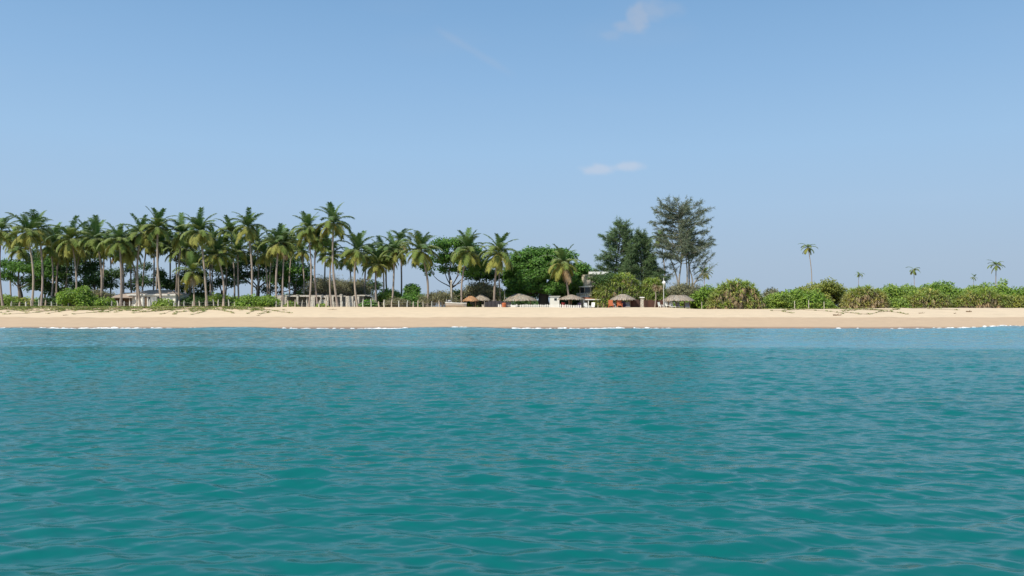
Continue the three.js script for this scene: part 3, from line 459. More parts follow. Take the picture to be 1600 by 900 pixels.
// casuarinas: feathery, needle-like drooping twigs
function casuarina(label, px, D, seed, lead, boughs, mat, { tuft = 26, r = .2, trunkMat = M.bark } = {}) {
  const p = at(px, D), o = thing('casuarina_tree', label, 'casuarina', p, 0, 'casuarina trees'), R = rng(seed), tr = new GB(), lm = new GB(), cr = new GB();
  const P = (x, y, z = 0) => V(wx(x, D) - p[0], wy(y, D) - p[1], z);
  for (const l of lead) { const pts = l.map(([x, y, z]) => P(x, y, z ?? 0)); pts[0].y = Math.min(pts[0].y, -0.2); const c = new THREE.CatmullRomCurve3(pts), q = c.getPoints(14); tr.tube(q, q.map((_, k) => lerp(r, .03, k / 14)), 7); }
  const needles = (a, d, L, n) => {
    for (let k = 0; k < n; k++) {
      const t = R(), b = a.clone().addScaledVector(d, L * t), e = d.clone().multiplyScalar(.7).add(V((R() - .5) * 1.5, (R() - .55) * 1.2, (R() - .5) * 1.5)).normalize(), l = .28 + .38 * R(), s = e.clone().cross(V(R() - .5, R() - .5, R() - .5)).normalize().multiplyScalar(.019);
      cr.col = tones(R, .3, .08); const m = b.clone().addScaledVector(e, l * .55), f = m.clone().addScaledVector(e.clone().add(V(0, -.6, 0)).normalize(), l * .5);
      const v0 = cr.v(b.x - s.x, b.y - s.y, b.z - s.z), v1 = cr.v(b.x + s.x, b.y + s.y, b.z + s.z), v2 = cr.v(m.x + s.x, m.y + s.y, m.z + s.z), v3 = cr.v(m.x - s.x, m.y - s.y, m.z - s.z), v4 = cr.v(f.x, f.y, f.z); cr.q(v0, v1, v2, v3); cr.t(v3, v2, v4);
    }
  };
  for (const [ax, ay, bx, by, den = 1, spread = 1, z = 0] of boughs) {
    const a = P(ax, ay), b = P(bx, by, z + (R() - .5) * 4.2), pts = limb(lm, R, a, b, .07, .02, .16, 7), L = a.distanceTo(b);
    const nb = Math.round(5 + L * 5 * spread);
    for (let k = 0; k < nb; k++) {
      const t = .06 + .94 * R(), f = t * 7, s = Math.min(6, f | 0), c = pts[s].clone().lerp(pts[s + 1], f - s), dir = b.clone().sub(a).normalize().multiplyScalar(.7).add(V((R() - .5) * 1.3, (R() - .35) * .95, (R() - .5) * 1.6)).normalize(), l = (.45 + .75 * R()) * Math.min(1.1, L * .5 + .2) * (1.15 - .4 * t);
      limb(lm, R, c, c.clone().addScaledVector(dir, l), .018, .006, -.05, 2, 3);
      needles(c.clone().addScaledVector(dir, l * .1), dir, l * 1.05, Math.round(tuft * 1.25 * den * (l + .3)));
    }
  }
  part('trunk', tr, trunkMat, o); part('limbs', lm, trunkMat, o); part('crown', cr, mat, o); return o;
}
{
  const R = rng(301), mk = (x0, yTop, yBot, half, n, den, skew = 0, taper = 1) => { const b = []; for (let k = 0; k < n; k++) { const t = (k + R() * .7) / n, y = lerp(yTop, yBot, t), w = half * Math.pow(t, taper) * (.4 + .8 * R()) + 4, sd = k % 2 ? 1 : -1; b.push([x0 + skew * (1 - t), y + 5, x0 + skew * (1 - t) + sd * w, y - 3 - w * .35 + 7 * R(), den]); } return b; };
  casuarina('pointed green casuarina above the white tower and the bright screw pine', 962, 126.5, 81, [[[962, 479], [962, 420], [968, 380], [971, 342]]], [...mk(965, 346, 442, 30, 62, .5, 5, .85), [968, 375, 941, 371, 1], [962, 400, 934, 402, 1.1], [960, 420, 932, 421, 1.1], [962, 430, 985, 424, 1.2], [966, 372, 984, 360, .8], [963, 440, 940, 436, 1.1]], M.needle, { tuft: 30 });
  casuarina('broad dark casuarina leaning toward the tall one, lower than its neighbours', 1003, 125.5, 82, [[[1003, 479], [1003, 425], [1001, 395], [1000, 366]]], [...mk(1002, 368, 448, 31, 68, .62, -2, .8), [1004, 418, 1036, 424, 1.3], [1004, 430, 1040, 432, 1.3], [1004, 440, 1036, 440, 1.2], [1002, 425, 972, 418, 1.2], [1002, 435, 975, 434, 1.2]], M.needle, { tuft: 34 });
  const b = [];
  for (let k = 0; k < 19; k++) { const t = k / 18, y = lerp(318, 402, t); b.push([1060 + 6 * t, y + 10, lerp(1062, 1030, R()) - 6 * R(), y + (R() - .5) * 8, .62], [1062 + 6 * t, y + 10, lerp(1070, 1106, R()), y + 4 * (R() - .5) - 3, .62]); }
  b.push([1064, 336, 1026, 330, .8], [1062, 346, 1023, 344, .8], [1060, 332, 1028, 322, .6], [1066, 334, 1106, 326, .9], [1070, 350, 1108, 344, .8], [1072, 366, 1110, 360, .8], [1072, 382, 1118, 378, 1.1], [1074, 380, 1112, 372, .9], [1060, 400, 1026, 395, 1.1], [1056, 385, 1022, 384, 1.2], [1054, 380, 1030, 372, 1.3], [1056, 394, 1034, 402, 1.1], [1062, 322, 1058, 311, .7], [1066, 322, 1078, 313, .7], [1060, 324, 1042, 315, .7], [1080, 420, 1112, 400, .4, .6], [1084, 430, 1118, 396, .3, .6], [1086, 436, 1114, 414, .3, .5], [1082, 424, 1098, 398, .35, .6], [1088, 440, 1108, 420, .3, .5], [1060, 410, 1034, 420, .6, .7], [1062, 415, 1046, 432, .5, .7]);
  for (let k = 0; k < 16; k++) { const y = lerp(322, 392, k / 15); b.push([1066, y + 8, 1060 + 14 * R(), y - 4 * R(), .7, 1.2, k % 2 ? 2 : -1]); }
  casuarina('tallest feathery casuarina with bare lower limbs beside the lamp post', 1064, 124, 83, [[[1062, 479], [1061, 440], [1066, 395], [1061, 350], [1062, 313]], [[1070, 479], [1074, 430], [1072, 390], [1078, 340]], [[1080, 479], [1084, 445], [1098, 425], [1104, 404]], [[1078, 479], [1082, 440], [1078, 415], [1086, 398]], [[1066, 479], [1058, 435], [1048, 405], [1036, 385]]], b, M.needleGrey, { tuft: 22, r: .17, trunkMat: M.greyTwig });
}

// ---------------------------------------------------------------- the hedge side
pandanus('large bright screw pine mound behind the orange chairs', 966, 119.8, 91, 94, 424, { dry: .12, skirt: .1, depth: 2.6, dense: 1.7 });
broadTree('leafy_tree', 'small leafy tree hiding the upper storey of the tower house', 942, 118.6, 97, { trunkH: 2.4, trunkR: .14, mat: M.leafDeep, group: 'round shade trees', L: .28, w: .15, clumps: treeClumps(942, 118.6, [[932, 435, 18, 9, 260], [944, 436, 24, 11, 420, .4], [956, 434, 22, 12, 340], [936, 445, 16, 10, 240], [948, 446, 22, 10, 320, .3], [925, 433, 12, 7, 110]]) });
pandanus('darker screw pine mound behind the lamp post', 1018, 119.5, 92, 58, 432, { dry: .1, skirt: .15, depth: 2, dense: 1.5 });
bush('leafy_shrub', 'green bush between the last thatched shade and the skirted screw pine', 1106, 119, 101, 62, 440, M.leafBright, { group: 'bushes of the long hedge' });
pandanus('screw pine with shaggy dead skirts and a dark hollow at its foot', 1150, 115, 93, 96, 435, { dry: .2, skirt: .75, depth: 2 });
bush('leafy_shrub', 'dull reddish bush beside the screw pine with the dark hollow', 1208, 122, 102, 36, 444, M.leafDryOlive, { group: 'bushes of the long hedge' });
bush('leafy_shrub', 'dark green bush right of the hollow screw pine', 1222, 117, 103, 60, 450, M.leafHedge, { group: 'bushes of the long hedge' });
bush('leafy_shrub', 'light yellow-green bush behind the tallest concrete post', 1252, 117, 104, 80, 444, M.leafBright, { group: 'bushes of the long hedge' });
bush('leafy_shrub', 'high rounded olive bush beneath the tall lone palm', 1284, 126, 105, 78, 428, M.leafOlive, { group: 'bushes of the long hedge', depth: 3 });
pandanus('straw-coloured screw pine, the driest clump of the hedge', 1350, 115, 94, 76, 445, { dry: .7, skirt: .9, depth: 1.8 });
bush('leafy_shrub', 'green bush rising behind the driest screw pine', 1398, 121, 106, 76, 439, M.leafHedge, { group: 'bushes of the long hedge' });
bush('leafy_shrub', 'green bush beneath the windblown distant palm', 1432, 123, 107, 70, 438, M.leafHedge, { group: 'bushes of the long hedge' });
pandanus('yellowish low screw pine below the windblown distant palm', 1446, 116, 95, 78, 450, { dry: .45, skirt: .35, depth: 1.6 });
bush('leafy_shrub', 'bright green high bush right of the windblown palm', 1472, 122, 108, 62, 432, M.leafBright, { group: 'bushes of the long hedge' });
bush('leafy_shrub', 'shadowy green bush in the dip before the last high bush', 1502, 121, 109, 50, 444, M.leafHedge, { group: 'bushes of the long hedge' });
pandanus('grey green screw pine at the foot of the last high bush', 1532, 116, 96, 96, 450, { dry: .3, skirt: .3, depth: 1.8 });
bush('leafy_shrub', 'highest bush of the hedge beneath the starry palm', 1546, 123, 110, 76, 429, M.leafHedge, { group: 'bushes of the long hedge', depth: 3 });
bush('leafy_shrub', 'bright bush cut by the right edge of the photo', 1594, 119, 111, 60, 437, M.leafBright, { group: 'bushes of the long hedge' });
bush('leafy_shrub', 'low olive bush at the sand edge by the right border', 1590, 116, 112, 60, 455, M.leafOlive, { group: 'bushes of the long hedge', depth: 1.4 });
bush('leafy_shrub', 'low green bush at the sand behind the three concrete posts', 1268, 115.5, 113, 70, 464, M.leafHedge, { group: 'bushes of the long hedge', depth: .9 });
bush('leafy_shrub', 'low bush at the sand right beside the driest screw pine', 1398, 115.5, 114, 40, 462, M.leafHedge, { group: 'bushes of the long hedge', depth: .9 });

// ---------------------------------------------------------------- buildings
const P2 = (o, D) => (px, py) => [wx(px, D) - o.position.x, wy(py, D) - o.position.y];   // photo point at distance D -> the thing's own axes
function slabBox(o, D, name, m, x0, x1, yTop, yBot, z0, z1) { const p = P2(o, D), [a, t] = p(x0, yTop), [b, l] = p(x1, yBot ?? yTop), low = yBot == null ? -0.35 : l; return part(name, new GB().box(a, b, low, t, z0, z1), m, o); }
{ // white house with a tiled hip roof
  const D = 118.6, o = thing('white_house', 'low white house with hipped tile roof among the palms', 'house', at(240, D)), p = P2(o, D);
  slabBox(o, D, 'wall', M.cream, 206, 274, 459.3, null, -5, 0);
  const g = new GB(), [xa, ye] = p(199, 459.8), [xb] = p(276, 460), [rx0, ry] = p(222, 452.5), [rx1] = p(256, 452.5), zf = .32, zb = -5.4, zm = -2.5;
  const r0 = [rx0, ry, zm], r1 = [rx1, ry, zm], c = [[xa, ye, zf], [xb, ye, zf], [xb, ye, zb], [xa, ye, zb]], Q = (...v) => { const i = v.map((q) => g.v(...q, q[0], q[2])); v.length === 4 ? g.q(...i) : g.t(...i); };
  Q(c[0], c[1], r1, r0); Q(c[1], c[2], r1); Q(c[2], c[3], r0, r1); Q(c[3], c[0], r0); const roof = part('roof', g, M.tile, o);
  const rows = new GB(); for (let k = 0; k < 9; k++) { const t = k / 9, y = lerp(ye, ry, t), z = lerp(zf, zm, t); rows.col = tones(rng(k), .15); rows.box(lerp(xa, rx0, t), lerp(xb, rx1, t), y - .01, y + .05, z - .33, z + .02); } part('tile_courses', rows, M.tile, roof);
  slabBox(o, D, 'fascia', M.white, 199.5, 275.5, 459.8, 461.6, .24, .34);
  slabBox(o, D, 'door', M.wood, 226, 229.5, 463.5, null, .0, .06); slabBox(o, D, 'window', M.glass, 232.2, 234.6, 464, 469.5, 0, .05); slabBox(o, D, 'window', M.glass, 246, 250, 464, 469.5, 0, .05);
  for (const x of [212, 222, 243]) slabBox(o, D, 'pilaster', M.white, x, x + 1.6, 462, null, 0, .14);
}
{ // dark shed
  const D = 118.4, o = thing('wooden_shed', 'dark brown lean-to shed beside the white house', 'shed', at(193, D)), p = P2(o, D);
  slabBox(o, D, 'back_wall', M.wood, 179, 205.5, 463, null, -2.6, -2.5); slabBox(o, D, 'side_wall', M.wood, 179, 180.2, 463, null, -2.5, -.1);
  for (let k = 0; k < 6; k++) slabBox(o, D, 'plank', M.wood, 188 + k * 2.6, 190.4 + k * 2.6, 466, null, -1.0, -.94);
  const g = new GB(), [a, y0] = p(176, 463), [b, y1] = p(209, 459.5); g.box(a, b, -.05, .06, -1.75, 1.75); const r = part('roof', g, M.tile, o); r.position.set(0, (y0 + y1) / 2, -1.2); r.rotation.x = .22;
  for (const x of [180.5, 188, 203.5]) { const [q] = p(x, 470); part('post', new GB().tube([V(q, -.3, .2), V(q, y0 - .1, .2)], [.07, .06], 6), M.post, o); }
}
{ // ruin: roofless whitewashed veranda
  const D = 118.6, o = thing('ruined_building', 'roofless whitewashed ruin with stained walls and open bays', 'ruin', at(510, D)), p = P2(o, D);
  slabBox(o, D, 'back_wall', M.ruin, 434, 588, 463, null, -3.2, -3.0);
  const L = (x0, x1, top = 462) => slabBox(o, D, 'wall', M.ruin, x0, x1, top, null, -.22, 0);
  L(433, 439.5, 461.5); L(484, 492, 462); L(500, 503, 462); L(518, 521, 463); L(540, 552, 462.5); L(558, 561, 463); L(508, 509.5, 462);
  slabBox(o, D, 'wall', M.ruin, 503, 508, 462, 465, -.22, 0); slabBox(o, D, 'wall', M.ruin, 503, 508, 468, null, -.22, 0);
  for (const [x, t] of [[441.5, 460.5], [464, 460.5], [511, 461], [532, 459.5]]) { const c = slabBox(o, D, 'pillar', M.ruin, x, x + 2.8, t + 1, null, -.1, .28); slabBox(o, D, 'capital', M.ruin, x - .5, x + 3.2, t, t + 1, -.15, .36); }
  slabBox(o, D, 'lintel', M.ruin, 439.5, 484, 461.8, 463.6, -.3, -.005); slabBox(o, D, 'lintel', M.ruin, 492, 500, 461.8, 463.8, -.3, -.005); slabBox(o, D, 'lintel', M.ruin, 509.5, 540, 462, 463.4, -.3, -.005); slabBox(o, D, 'lintel', M.ruin, 552, 583, 461.2, 462.6, -.3, -.005);
  slabBox(o, D, 'added_shade_slab', M.ruin, 440, 532, 461.0, 461.7, -2.95, -.31); slabBox(o, D, 'added_shade_slab', M.ruin, 553, 582, 460.6, 461.1, -2.95, -.31);  // slabs added over the bays to keep the inner walls in shadow
  for (const x of [447, 478, 523, 566]) slabBox(o, D, 'cross_wall', M.ruin, x, x + 1.4, 462.6, null, -2.99, -.32);
  const g = new GB(), [ga, gy] = p(581, 464), [gb_, gt] = p(588.5, 452.5), s = new THREE.Shape([new THREE.Vector2(ga, -.3), new THREE.Vector2(gb_, -.3), new THREE.Vector2(gb_, gt), new THREE.Vector2(ga, gy)]);
  part('gable_end', new THREE.ExtrudeGeometry(s, { depth: .3, bevelEnabled: true, bevelSize: .02, bevelThickness: .02, bevelSegments: 1 }).translate(0, 0, -.4), M.ruinPlain ?? (M.ruinPlain = std(.50, .46, .43, .95, { vertexColors: false })), o);
}
{ // round white tower house
  const D = 119.8, o = thing('tower_house', 'round grey and white tower house with balcony under the trees', 'house', at(924, D)), p = P2(o, D), [cx] = p(924, 440), r = 1.62;
  const cyl = (name, m, y0, y1, rr, n = 28, parent = o) => { const g = new THREE.CylinderGeometry(rr, rr, Math.abs(y1 - y0), n, 1); g.setAttribute('color', new THREE.Float32BufferAttribute(new Float32Array(g.attributes.position.count * 3).fill(1), 3)); const q = part(name, g, m, parent); q.position.set(cx, (y0 + y1) / 2, -2); return q; };
  const Y = (py) => p(926, py)[1];
  const fy = p(921, 424.2)[1];
  cyl('wall', M.plaster, -.3, Y(448), r); cyl('balcony_slab', M.white, Y(464.5), Y(463), r + .55); cyl('floor_band', M.white, Y(448.6), Y(447), r + .25); cyl('upper_wall', M.plaster, Y(447.5), fy - .43, r * .82);
  const [fx0] = p(921, 424.2), [fx1] = p(951, 424.5); part('roof_terrace', new GB().box(fx0, fx1, fy - .42, fy, -3.6, -.5), M.white, o); part('rear_wall', new GB().box(cx + 1.0, fx1 - .3, Y(454) + .003, fy - .423, -3.3, -1.25), M.plaster, o);
  for (const a of [-.9, -.35, .25, .85]) { const w = part('window', new GB().box(-.38, .38, -.5, .5, -.05, .05), M.glass, o); w.position.set(cx + Math.sin(a) * r, Y(454), -2 + Math.cos(a) * r); w.rotation.y = a; }
  const rail = new GB(); for (let k = 0; k <= 20; k++) { const a = -1.5 + k * .15, b = a + .15, q = r + .45, y = Y(458.2); rail.tube([V(cx + Math.sin(a) * q, y, -2 + Math.cos(a) * q), V(cx + Math.sin(b) * q, y, -2 + Math.cos(b) * q)], [.035, .035], 5, false); } part('handrail', rail, M.white, o);
  for (let k = 0; k <= 21; k++) { const a = -1.5 + k * .15, q = r + .45; part('baluster', new GB().tube([V(cx + Math.sin(a) * q, Y(463), -2 + Math.cos(a) * q), V(cx + Math.sin(a) * q, Y(458.2), -2 + Math.cos(a) * q)], [.03, .03], 5), M.white, o); }
  const [ax, ay] = p(909, 467.5), [bx] = p(939.5, 467.5); part('porch_fascia', new GB().box(ax, bx, ay - .14, ay, 1.9, 2.0), M.white, o);
  const rf = part('porch_roof', new GB().box(ax, bx, -.04, .04, -1.15, 1.15), M.redTile, o); rf.position.set(0, ay + .16, .85); rf.rotation.x = .16;
  for (const px of [910.5, 917.5, 932, 938.5]) { const [q] = p(px, 470); part('porch_column', new GB().box(q - .06, q + .06, -.3, ay - .05, 1.75, 1.87), M.white, o); }
  part('side_wall', new GB().box(cx + 1.1, cx + 2.7, -.3, Y(454), -3.4, -1.2), M.white, o);
  slabBox(o, D, 'doorway', M.dark, 921, 926, 470, null, -.1, -.04);
}
{ // far white building seen under the round tree
  const D = 118.6, o = thing('white_kiosk', 'low white kiosk beside the dark trunk of the round tree', 'kiosk', at(878, D));
  slabBox(o, D, 'wall', M.white, 859.5, 874, 463.5, null, -1.6, 0); slabBox(o, D, 'window', M.glass, 866, 870, 466, 469.5, 0, .05); slabBox(o, D, 'eaves', M.white, 858, 875.5, 462.6, 463.4, -1.8, .15);
}

// ---------------------------------------------------------------- thatched shelters
function thatch(name, label, px, D, seed, x0, x1, apexY, eaveY, { m = M.thatchGrey, depth = 0.9, posts = [[-.6, .5], [.6, .5], [-.6, -.5], [.6, -.5]], ridge = .12, category = 'shelter', group = 'thatched shelters', asym = 0, centre = false } = {}) {
  const p = at(px, D), o = thing(name, label, category, p, 0, group), q = P2(o, D), R = rng(seed), [a, ye] = q(x0, eaveY), [b] = q(x1, eaveY), [, ya] = q(px, apexY), W = (b - a) / 2, cx = (a + b) / 2, Z = W * depth, g = new GB(), H = ya - ye;
  const prof = (t) => ye + H * (1 - Math.pow(t, 1.25)), seg = 26, rows = [];
  for (let k = 0; k <= 6; k++) { const t = k / 6, row = []; for (let j = 0; j <= seg; j++) { const f = j / seg * 2 * Math.PI, e = 1 + .05 * n3(Math.cos(f) * 3, Math.sin(f) * 3, seed); row.push(g.v(cx + asym * W * (1 - t) + Math.cos(f) * W * (ridge + (1 - ridge) * t) * e, prof(t) - .03, Math.sin(f) * Z * (ridge * .3 + (1 - ridge * .3) * t) * e, j, k)); } rows.push(row); }
  for (let k = 0; k < 6; k++) for (let j = 0; j < seg; j++) g.q(rows[k][j], rows[k][j + 1], rows[k + 1][j + 1], rows[k + 1][j]);
  const roof = part('roof', g, m, o), s = new GB(), layers = 7; // bundles of dry palm leaf laid in courses
  for (let k = 0; k < layers; k++) { const t0 = k / layers, n = Math.round((48 + 110 * t0) * Math.sqrt(W / 2)); for (let j = 0; j < n; j++) {
    const f = (j + R()) / n * 2 * Math.PI, l0 = Math.max(0, t0 - .06 + .05 * R()), l1 = Math.min(1.10, t0 + 1.35 / layers + .07 * R()), w = .06 + .06 * R(); s.col = tones(R, .32, .08); let prev = null;
    for (const [t, lift] of [[l0, .02], [(l0 + l1) / 2, .07 + .03 * R()], [l1, .05 - (l1 > 1 ? .12 * R() : 0)]]) { const x = cx + asym * W * (1 - Math.min(t, 1)) + Math.cos(f) * W * (ridge + (1 - ridge) * t), z = Math.sin(f) * Z * (ridge * .3 + (1 - ridge * .3) * t), y = prof(Math.min(t, 1)) + lift - (t > 1 ? (t - 1) * H * 1.6 : 0), sx = -Math.sin(f) * w / 2, sz = Math.cos(f) * w / 2, v = [s.v(x - sx, y, z - sz), s.v(x + sx, y, z + sz)]; if (prev) s.q(prev[0], prev[1], v[1], v[0]); prev = v; }
  } }
  part('thatch_bundles', s, m, roof);
  for (const [u, v] of posts) part('post', new GB().tube([V(cx + u * W, -.4, v * Z), V(cx + u * W + (R() - .5) * .1, prof(Math.min(.98, Math.hypot(u, v))) - .06, v * Z)], [.075, .065], 6), M.wood, o);
  if (!centre) { const bm = new GB(); for (const v of [-.5, .5]) bm.tube([V(cx - .66 * W, prof(.8) - .1, v * Z), V(cx + .66 * W, prof(.8) - .1, v * Z)], [.05, .05], 5); part('beam', bm, M.wood, o); }
  return o;
}
thatch('thatched_shelter', 'rust brown thatched shelter beside the beached boat', 735, 116, 121, 723.5, 748, 463, 469.5, { m: M.thatchBrown });
thatch('thatched_shelter', 'grey thatched shelter joined to the rust brown one', 751, 117.5, 122, 737, 766, 461, 468.5);
thatch('thatched_shelter', 'largest grey thatched shelter behind the orange box', 813, 116.5, 123, 788, 839, 459.3, 468.8, { asym: -.12 });
thatch('thatched_parasol', 'conical thatched parasol on one post by the picket fence end', 892, 116, 124, 872.5, 912.5, 461, 467.3, { posts: [[0, 0], [-.12, .1]], ridge: .03, category: 'parasol', group: 'thatched parasols', centre: true });
thatch('thatched_shelter', 'pale grey thatched shelter over the orange chairs', 973, 115, 125, 954, 993, 460, 467.8, { posts: [[-.45, .5], [.5, .5], [-.45, -.5], [.5, -.5]] });
thatch('thatched_shelter', 'wide flat thatched shelter right of the lamp post', 1060, 114.5, 126, 1036, 1084, 461.3, 469.3, { ridge: .45, posts: [[-.72, .4], [-.2, .45], [.3, .45], [.66, .4], [-.5, -.5], [.5, -.5]] });
{ // small dried-leaf umbrella on a crooked white trunk
  const D = 115, o = thing('dead_palm', 'small dead palm with a shaggy brown head on a thin pale trunk', 'palm tree', at(1024, D)), q = P2(o, D), R = rng(88), [tx, ty] = q(1024, 452), [kx, ky] = q(1025, 463);
  part('trunk', new GB().tube([V(q(1022.5, 480)[0], -.3, 0), V(kx, ky, 0), V(tx, ty, 0)], [.11, .08, .07], 7), M.palmTrunk, o);
  const g = new GB(); for (let k = 0; k < 240; k++) { const sd = k % 3 === 0 ? .75 : 0; strap(g, R, tx + sd, ty + .1 + R() * .3, (R() - .5) * .4, R() * 6.283, (R() * 1.9 - .9), .5 + .4 * R(), .06, tones(R, .3), 1.1); } part('dead_leaves', g, M.pandanDead, o);
}

// ---------------------------------------------------------------- boat, fences, furniture
{ // open fibreglass boat drawn up on the crest
  const D = 113, o = thing('beached_boat', 'white open boat drawn up on the sand crest beside the thatched shelter', 'boat', at(713, D), -.12), L = 3.0, g = new GB(), inn = new GB(), gun = new GB(), sec = [];
  for (let k = 0; k <= 14; k++) { const t = k / 14, w = .62 * Math.pow(Math.sin(Math.PI * Math.min(1, .12 + .62 * (1 - t) + .0)), .6) * (t > .9 ? 1 - (t - .9) * 8 : 1), x = -L / 2 + L * t, sheer = .74 + .18 * (1 - t) ** 2 * 0 + .12 * t * t - .22 * t, keel = .02 + .18 * Math.max(0, t - .72); sec.push([x, Math.max(.03, w), sheer, keel]); }
  const ring = (B, s, k) => [[1, 1], [.93, .62], [.62, .2], [0, 0], [-.62, .2], [-.93, .62], [-1, 1]].map(([a, b]) => B.v(s[0], lerp(s[3], s[2], b) + (B === inn ? .05 * (1 - b) : 0), a * s[1] * (B === inn ? .93 : 1)));
  for (const B of [g, inn]) { let prev = null; for (const s of sec) { const r = ring(B, s); if (prev) for (let j = 0; j < 6; j++) B.q(prev[j], r[j], r[j + 1], prev[j + 1]); prev = r; } }
  for (const sd of [-1, 1]) gun.tube(sec.map((s) => V(s[0], s[2], s[1] * sd)), sec.map(() => .07), 6);
  const s0 = sec[0]; g.q(g.v(s0[0], s0[2], s0[1]), g.v(s0[0], s0[3], s0[1] * .4), g.v(s0[0], s0[3], -s0[1] * .4), g.v(s0[0], s0[2], -s0[1]));
  part('hull', g, M.hullGrey, o); part('hull_lining', inn, M.grey, o); part('gunwale', gun, M.white, o); for (const x of [-.7, .3]) part('thwart', new GB().box(x - .12, x + .12, .52, .57, -.5, .5), M.wood, o);
  const m = new THREE.Group(); m.name = 'outboard_motor'; o.add(m); m.position.set(-1.0, .78, 0); part('cowling', new GB().ball(0, .16, 0, .28, .2, .2, 8), M.grey, m); part('bracket', new GB().box(-.06, .06, -.2, .1, -.08, .08), M.dark, m);
}
function pole(name, label, category, px, D, topPy, r, m, lean = 0, group) { const o = thing(name, label, category, at(px, D), 0, group), H = wy(topPy, D) - o.position.y; return [o, H, part('shaft', new GB().tube([V(0, -.35, 0), V(lean * H * .5, H * .5, 0), V(lean * H, H, 0)], [r * 1.15, r, r * .85], 7), m, o)]; }
{ const [o, H] = pole('palm_stump', 'bare pale stump of a dead palm standing behind the boat', 'stump', 705.5, 115, 440, .13, M.post, -.01); part('broken_top', new GB().ball(-.02, H, 0, .17, .22, .17, 6, .6), M.post, o); }
{ const [o, H] = pole('wooden_pole', 'short upright pole behind the largest thatched shelter', 'pole', 788.5, 118, 452, .06, M.post); part('cap', new GB().ball(0, H, 0, .08, .06, .08, 5), M.post, o); }
{ // lamp post
  const [o, H] = pole('lamp_post', 'thin pale lamp post with a white globe beside the wide shelter', 'lamp post', 1037, 113.6, 434, .055, M.steel), y = wy(441.5, 113.6) - o.position.y, g = new GB(); g.ball(.03, y, .12, .24, .26, .24, 12); part('globe', g, M.globe, o); part('bracket', new GB().box(-.03, .09, y - .32, y - .24, -.03, .2), M.steel, o); part('base', new GB().box(-.16, .16, -.3, .1, -.16, .16), M.white, o);
}
{ // white square pillar
  const D = 114, o = thing('white_pillar', 'square white masonry pillar with a cap between the shelters', 'pillar', at(1003, D)), H = wy(464, D) - o.position.y; part('shaft', new GB().box(-.2, .2, -.3, H - .14, -.2, .2), M.plaster, o); part('cap', new GB().box(-.32, .32, H - .14, H, -.32, .32), M.white, o); part('plinth', new GB().box(-.28, .28, -.3, .3, -.28, .28), M.plaster, o);
}
{ // picket fence
  const D = 113.2, o = thing('picket_fence', 'low white picket fence in front of the round tree', 'fence', at(850, D)), R = rng(21), gy = (x) => groundY(o.position.x + x, D) - o.position.y, N = 46, x0 = wx(779, D) - o.position.x, x1 = wx(907, D) - o.position.x; let gp = 0;
  for (let k = 0; k < N; k++) { const t = k / (N - 1), x = lerp(x0, x1, t) + (R() - .5) * .05, px = lerp(779, 907, t); if ((px > 790 && px < 798) || (px > 806 && px < 812 && k % 2)) continue; const h = .52 + .1 * R(), w = .075; const g = new GB(); const b = gy(x) - .15; g.box(x - w, x + w, b, b + h - .02, -.015, .015); const a = g.v(x - w, b + h - .02, .015), c = g.v(x + w, b + h - .02, .015), d = g.v(x, b + h + .12, .015), e = g.v(x - w, b + h - .02, -.015), f = g.v(x + w, b + h - .02, -.015), i = g.v(x, b + h + .12, -.015); g.t(a, c, d); g.t(e, i, f); g.q(a, d, i, e); g.q(c, f, i, d); part('picket', g, M.white, o).rotation.z = 0; }
  for (const h of [.12, .36]) part('rail', new GB().tube([V(x0, gy(x0) + h, -.05), V((x0 + x1) / 2, gy((x0 + x1) / 2) + h, -.05), V(x1, gy(x1) + h, -.05)], [.03, .03, .03], 4), M.white, o);
}
{ // rough post-and-wire fence along the grove
  const D = 113.4, o = thing('post_fence', 'rough wooden post and wire fence along the foot of the palm grove', 'fence', at(350, D)), R = rng(23), wires = [[], []]; let px = 18;
  while (px < 700) { const p = at(px, D + (R() - .5) * .4), x = p[0] - o.position.x, y = p[1] - o.position.y, z = p[2] - o.position.z, h = .85 + .4 * R(), ln = (R() - .5) * .28, kink = (R() - .5) * .16; const g = new GB(); g.col = tones(R, .28); g.tube([V(x, y - .3, z), V(x + ln * .4 + kink, y + h * .55, z), V(x + ln, y + h, z)], [.095, .085 + .02 * R(), .065], 6); part('post', g, M.post, o); wires[0].push(V(x + ln * .6, y + h * .7, z + .06)); wires[1].push(V(x + ln * .3, y + h * .35, z + .07)); px += 7 + 6 * R(); }
  for (const w of wires) part('wire', new GB().tube(w, w.map(() => .008), 3), M.steel, o);
}
{ // shade-net screen and woven brown fence
  const D = 114.5, o = thing('net_screen', 'black shade net screen between the thatched shelters', 'screen', at(778, D)), p = P2(o, D), N = 7;
  for (let k = 0; k < N; k++) { const xa = 757 + k * 6, ta = 471.8 - 2.0 * Math.sin(Math.PI * Math.min(1, (k + .3) / N)), tb = 471.8 - 2.0 * Math.sin(Math.PI * Math.min(1, (k + 1.3) / N)), [a, y0] = p(xa, ta), [b, y1] = p(xa + 6, tb), g = new GB(); let prev = null; for (let j = 0; j <= 6; j++) { const t = j / 6, x = lerp(a, b, t), y = lerp(y0, y1, t) - .05 * Math.sin(Math.PI * t), z = .08 * Math.sin(Math.PI * t), v = [g.v(x, -.2, z), g.v(x, y, z)]; if (prev) g.q(prev[0], v[0], v[1], prev[1]); prev = v; } part('net_panel', g, M.net, o); part('stake', new GB().tube([V(a, -.3, -.04), V(a, y0 + .15, -.04)], [.04, .035], 5), M.post, o); }
}
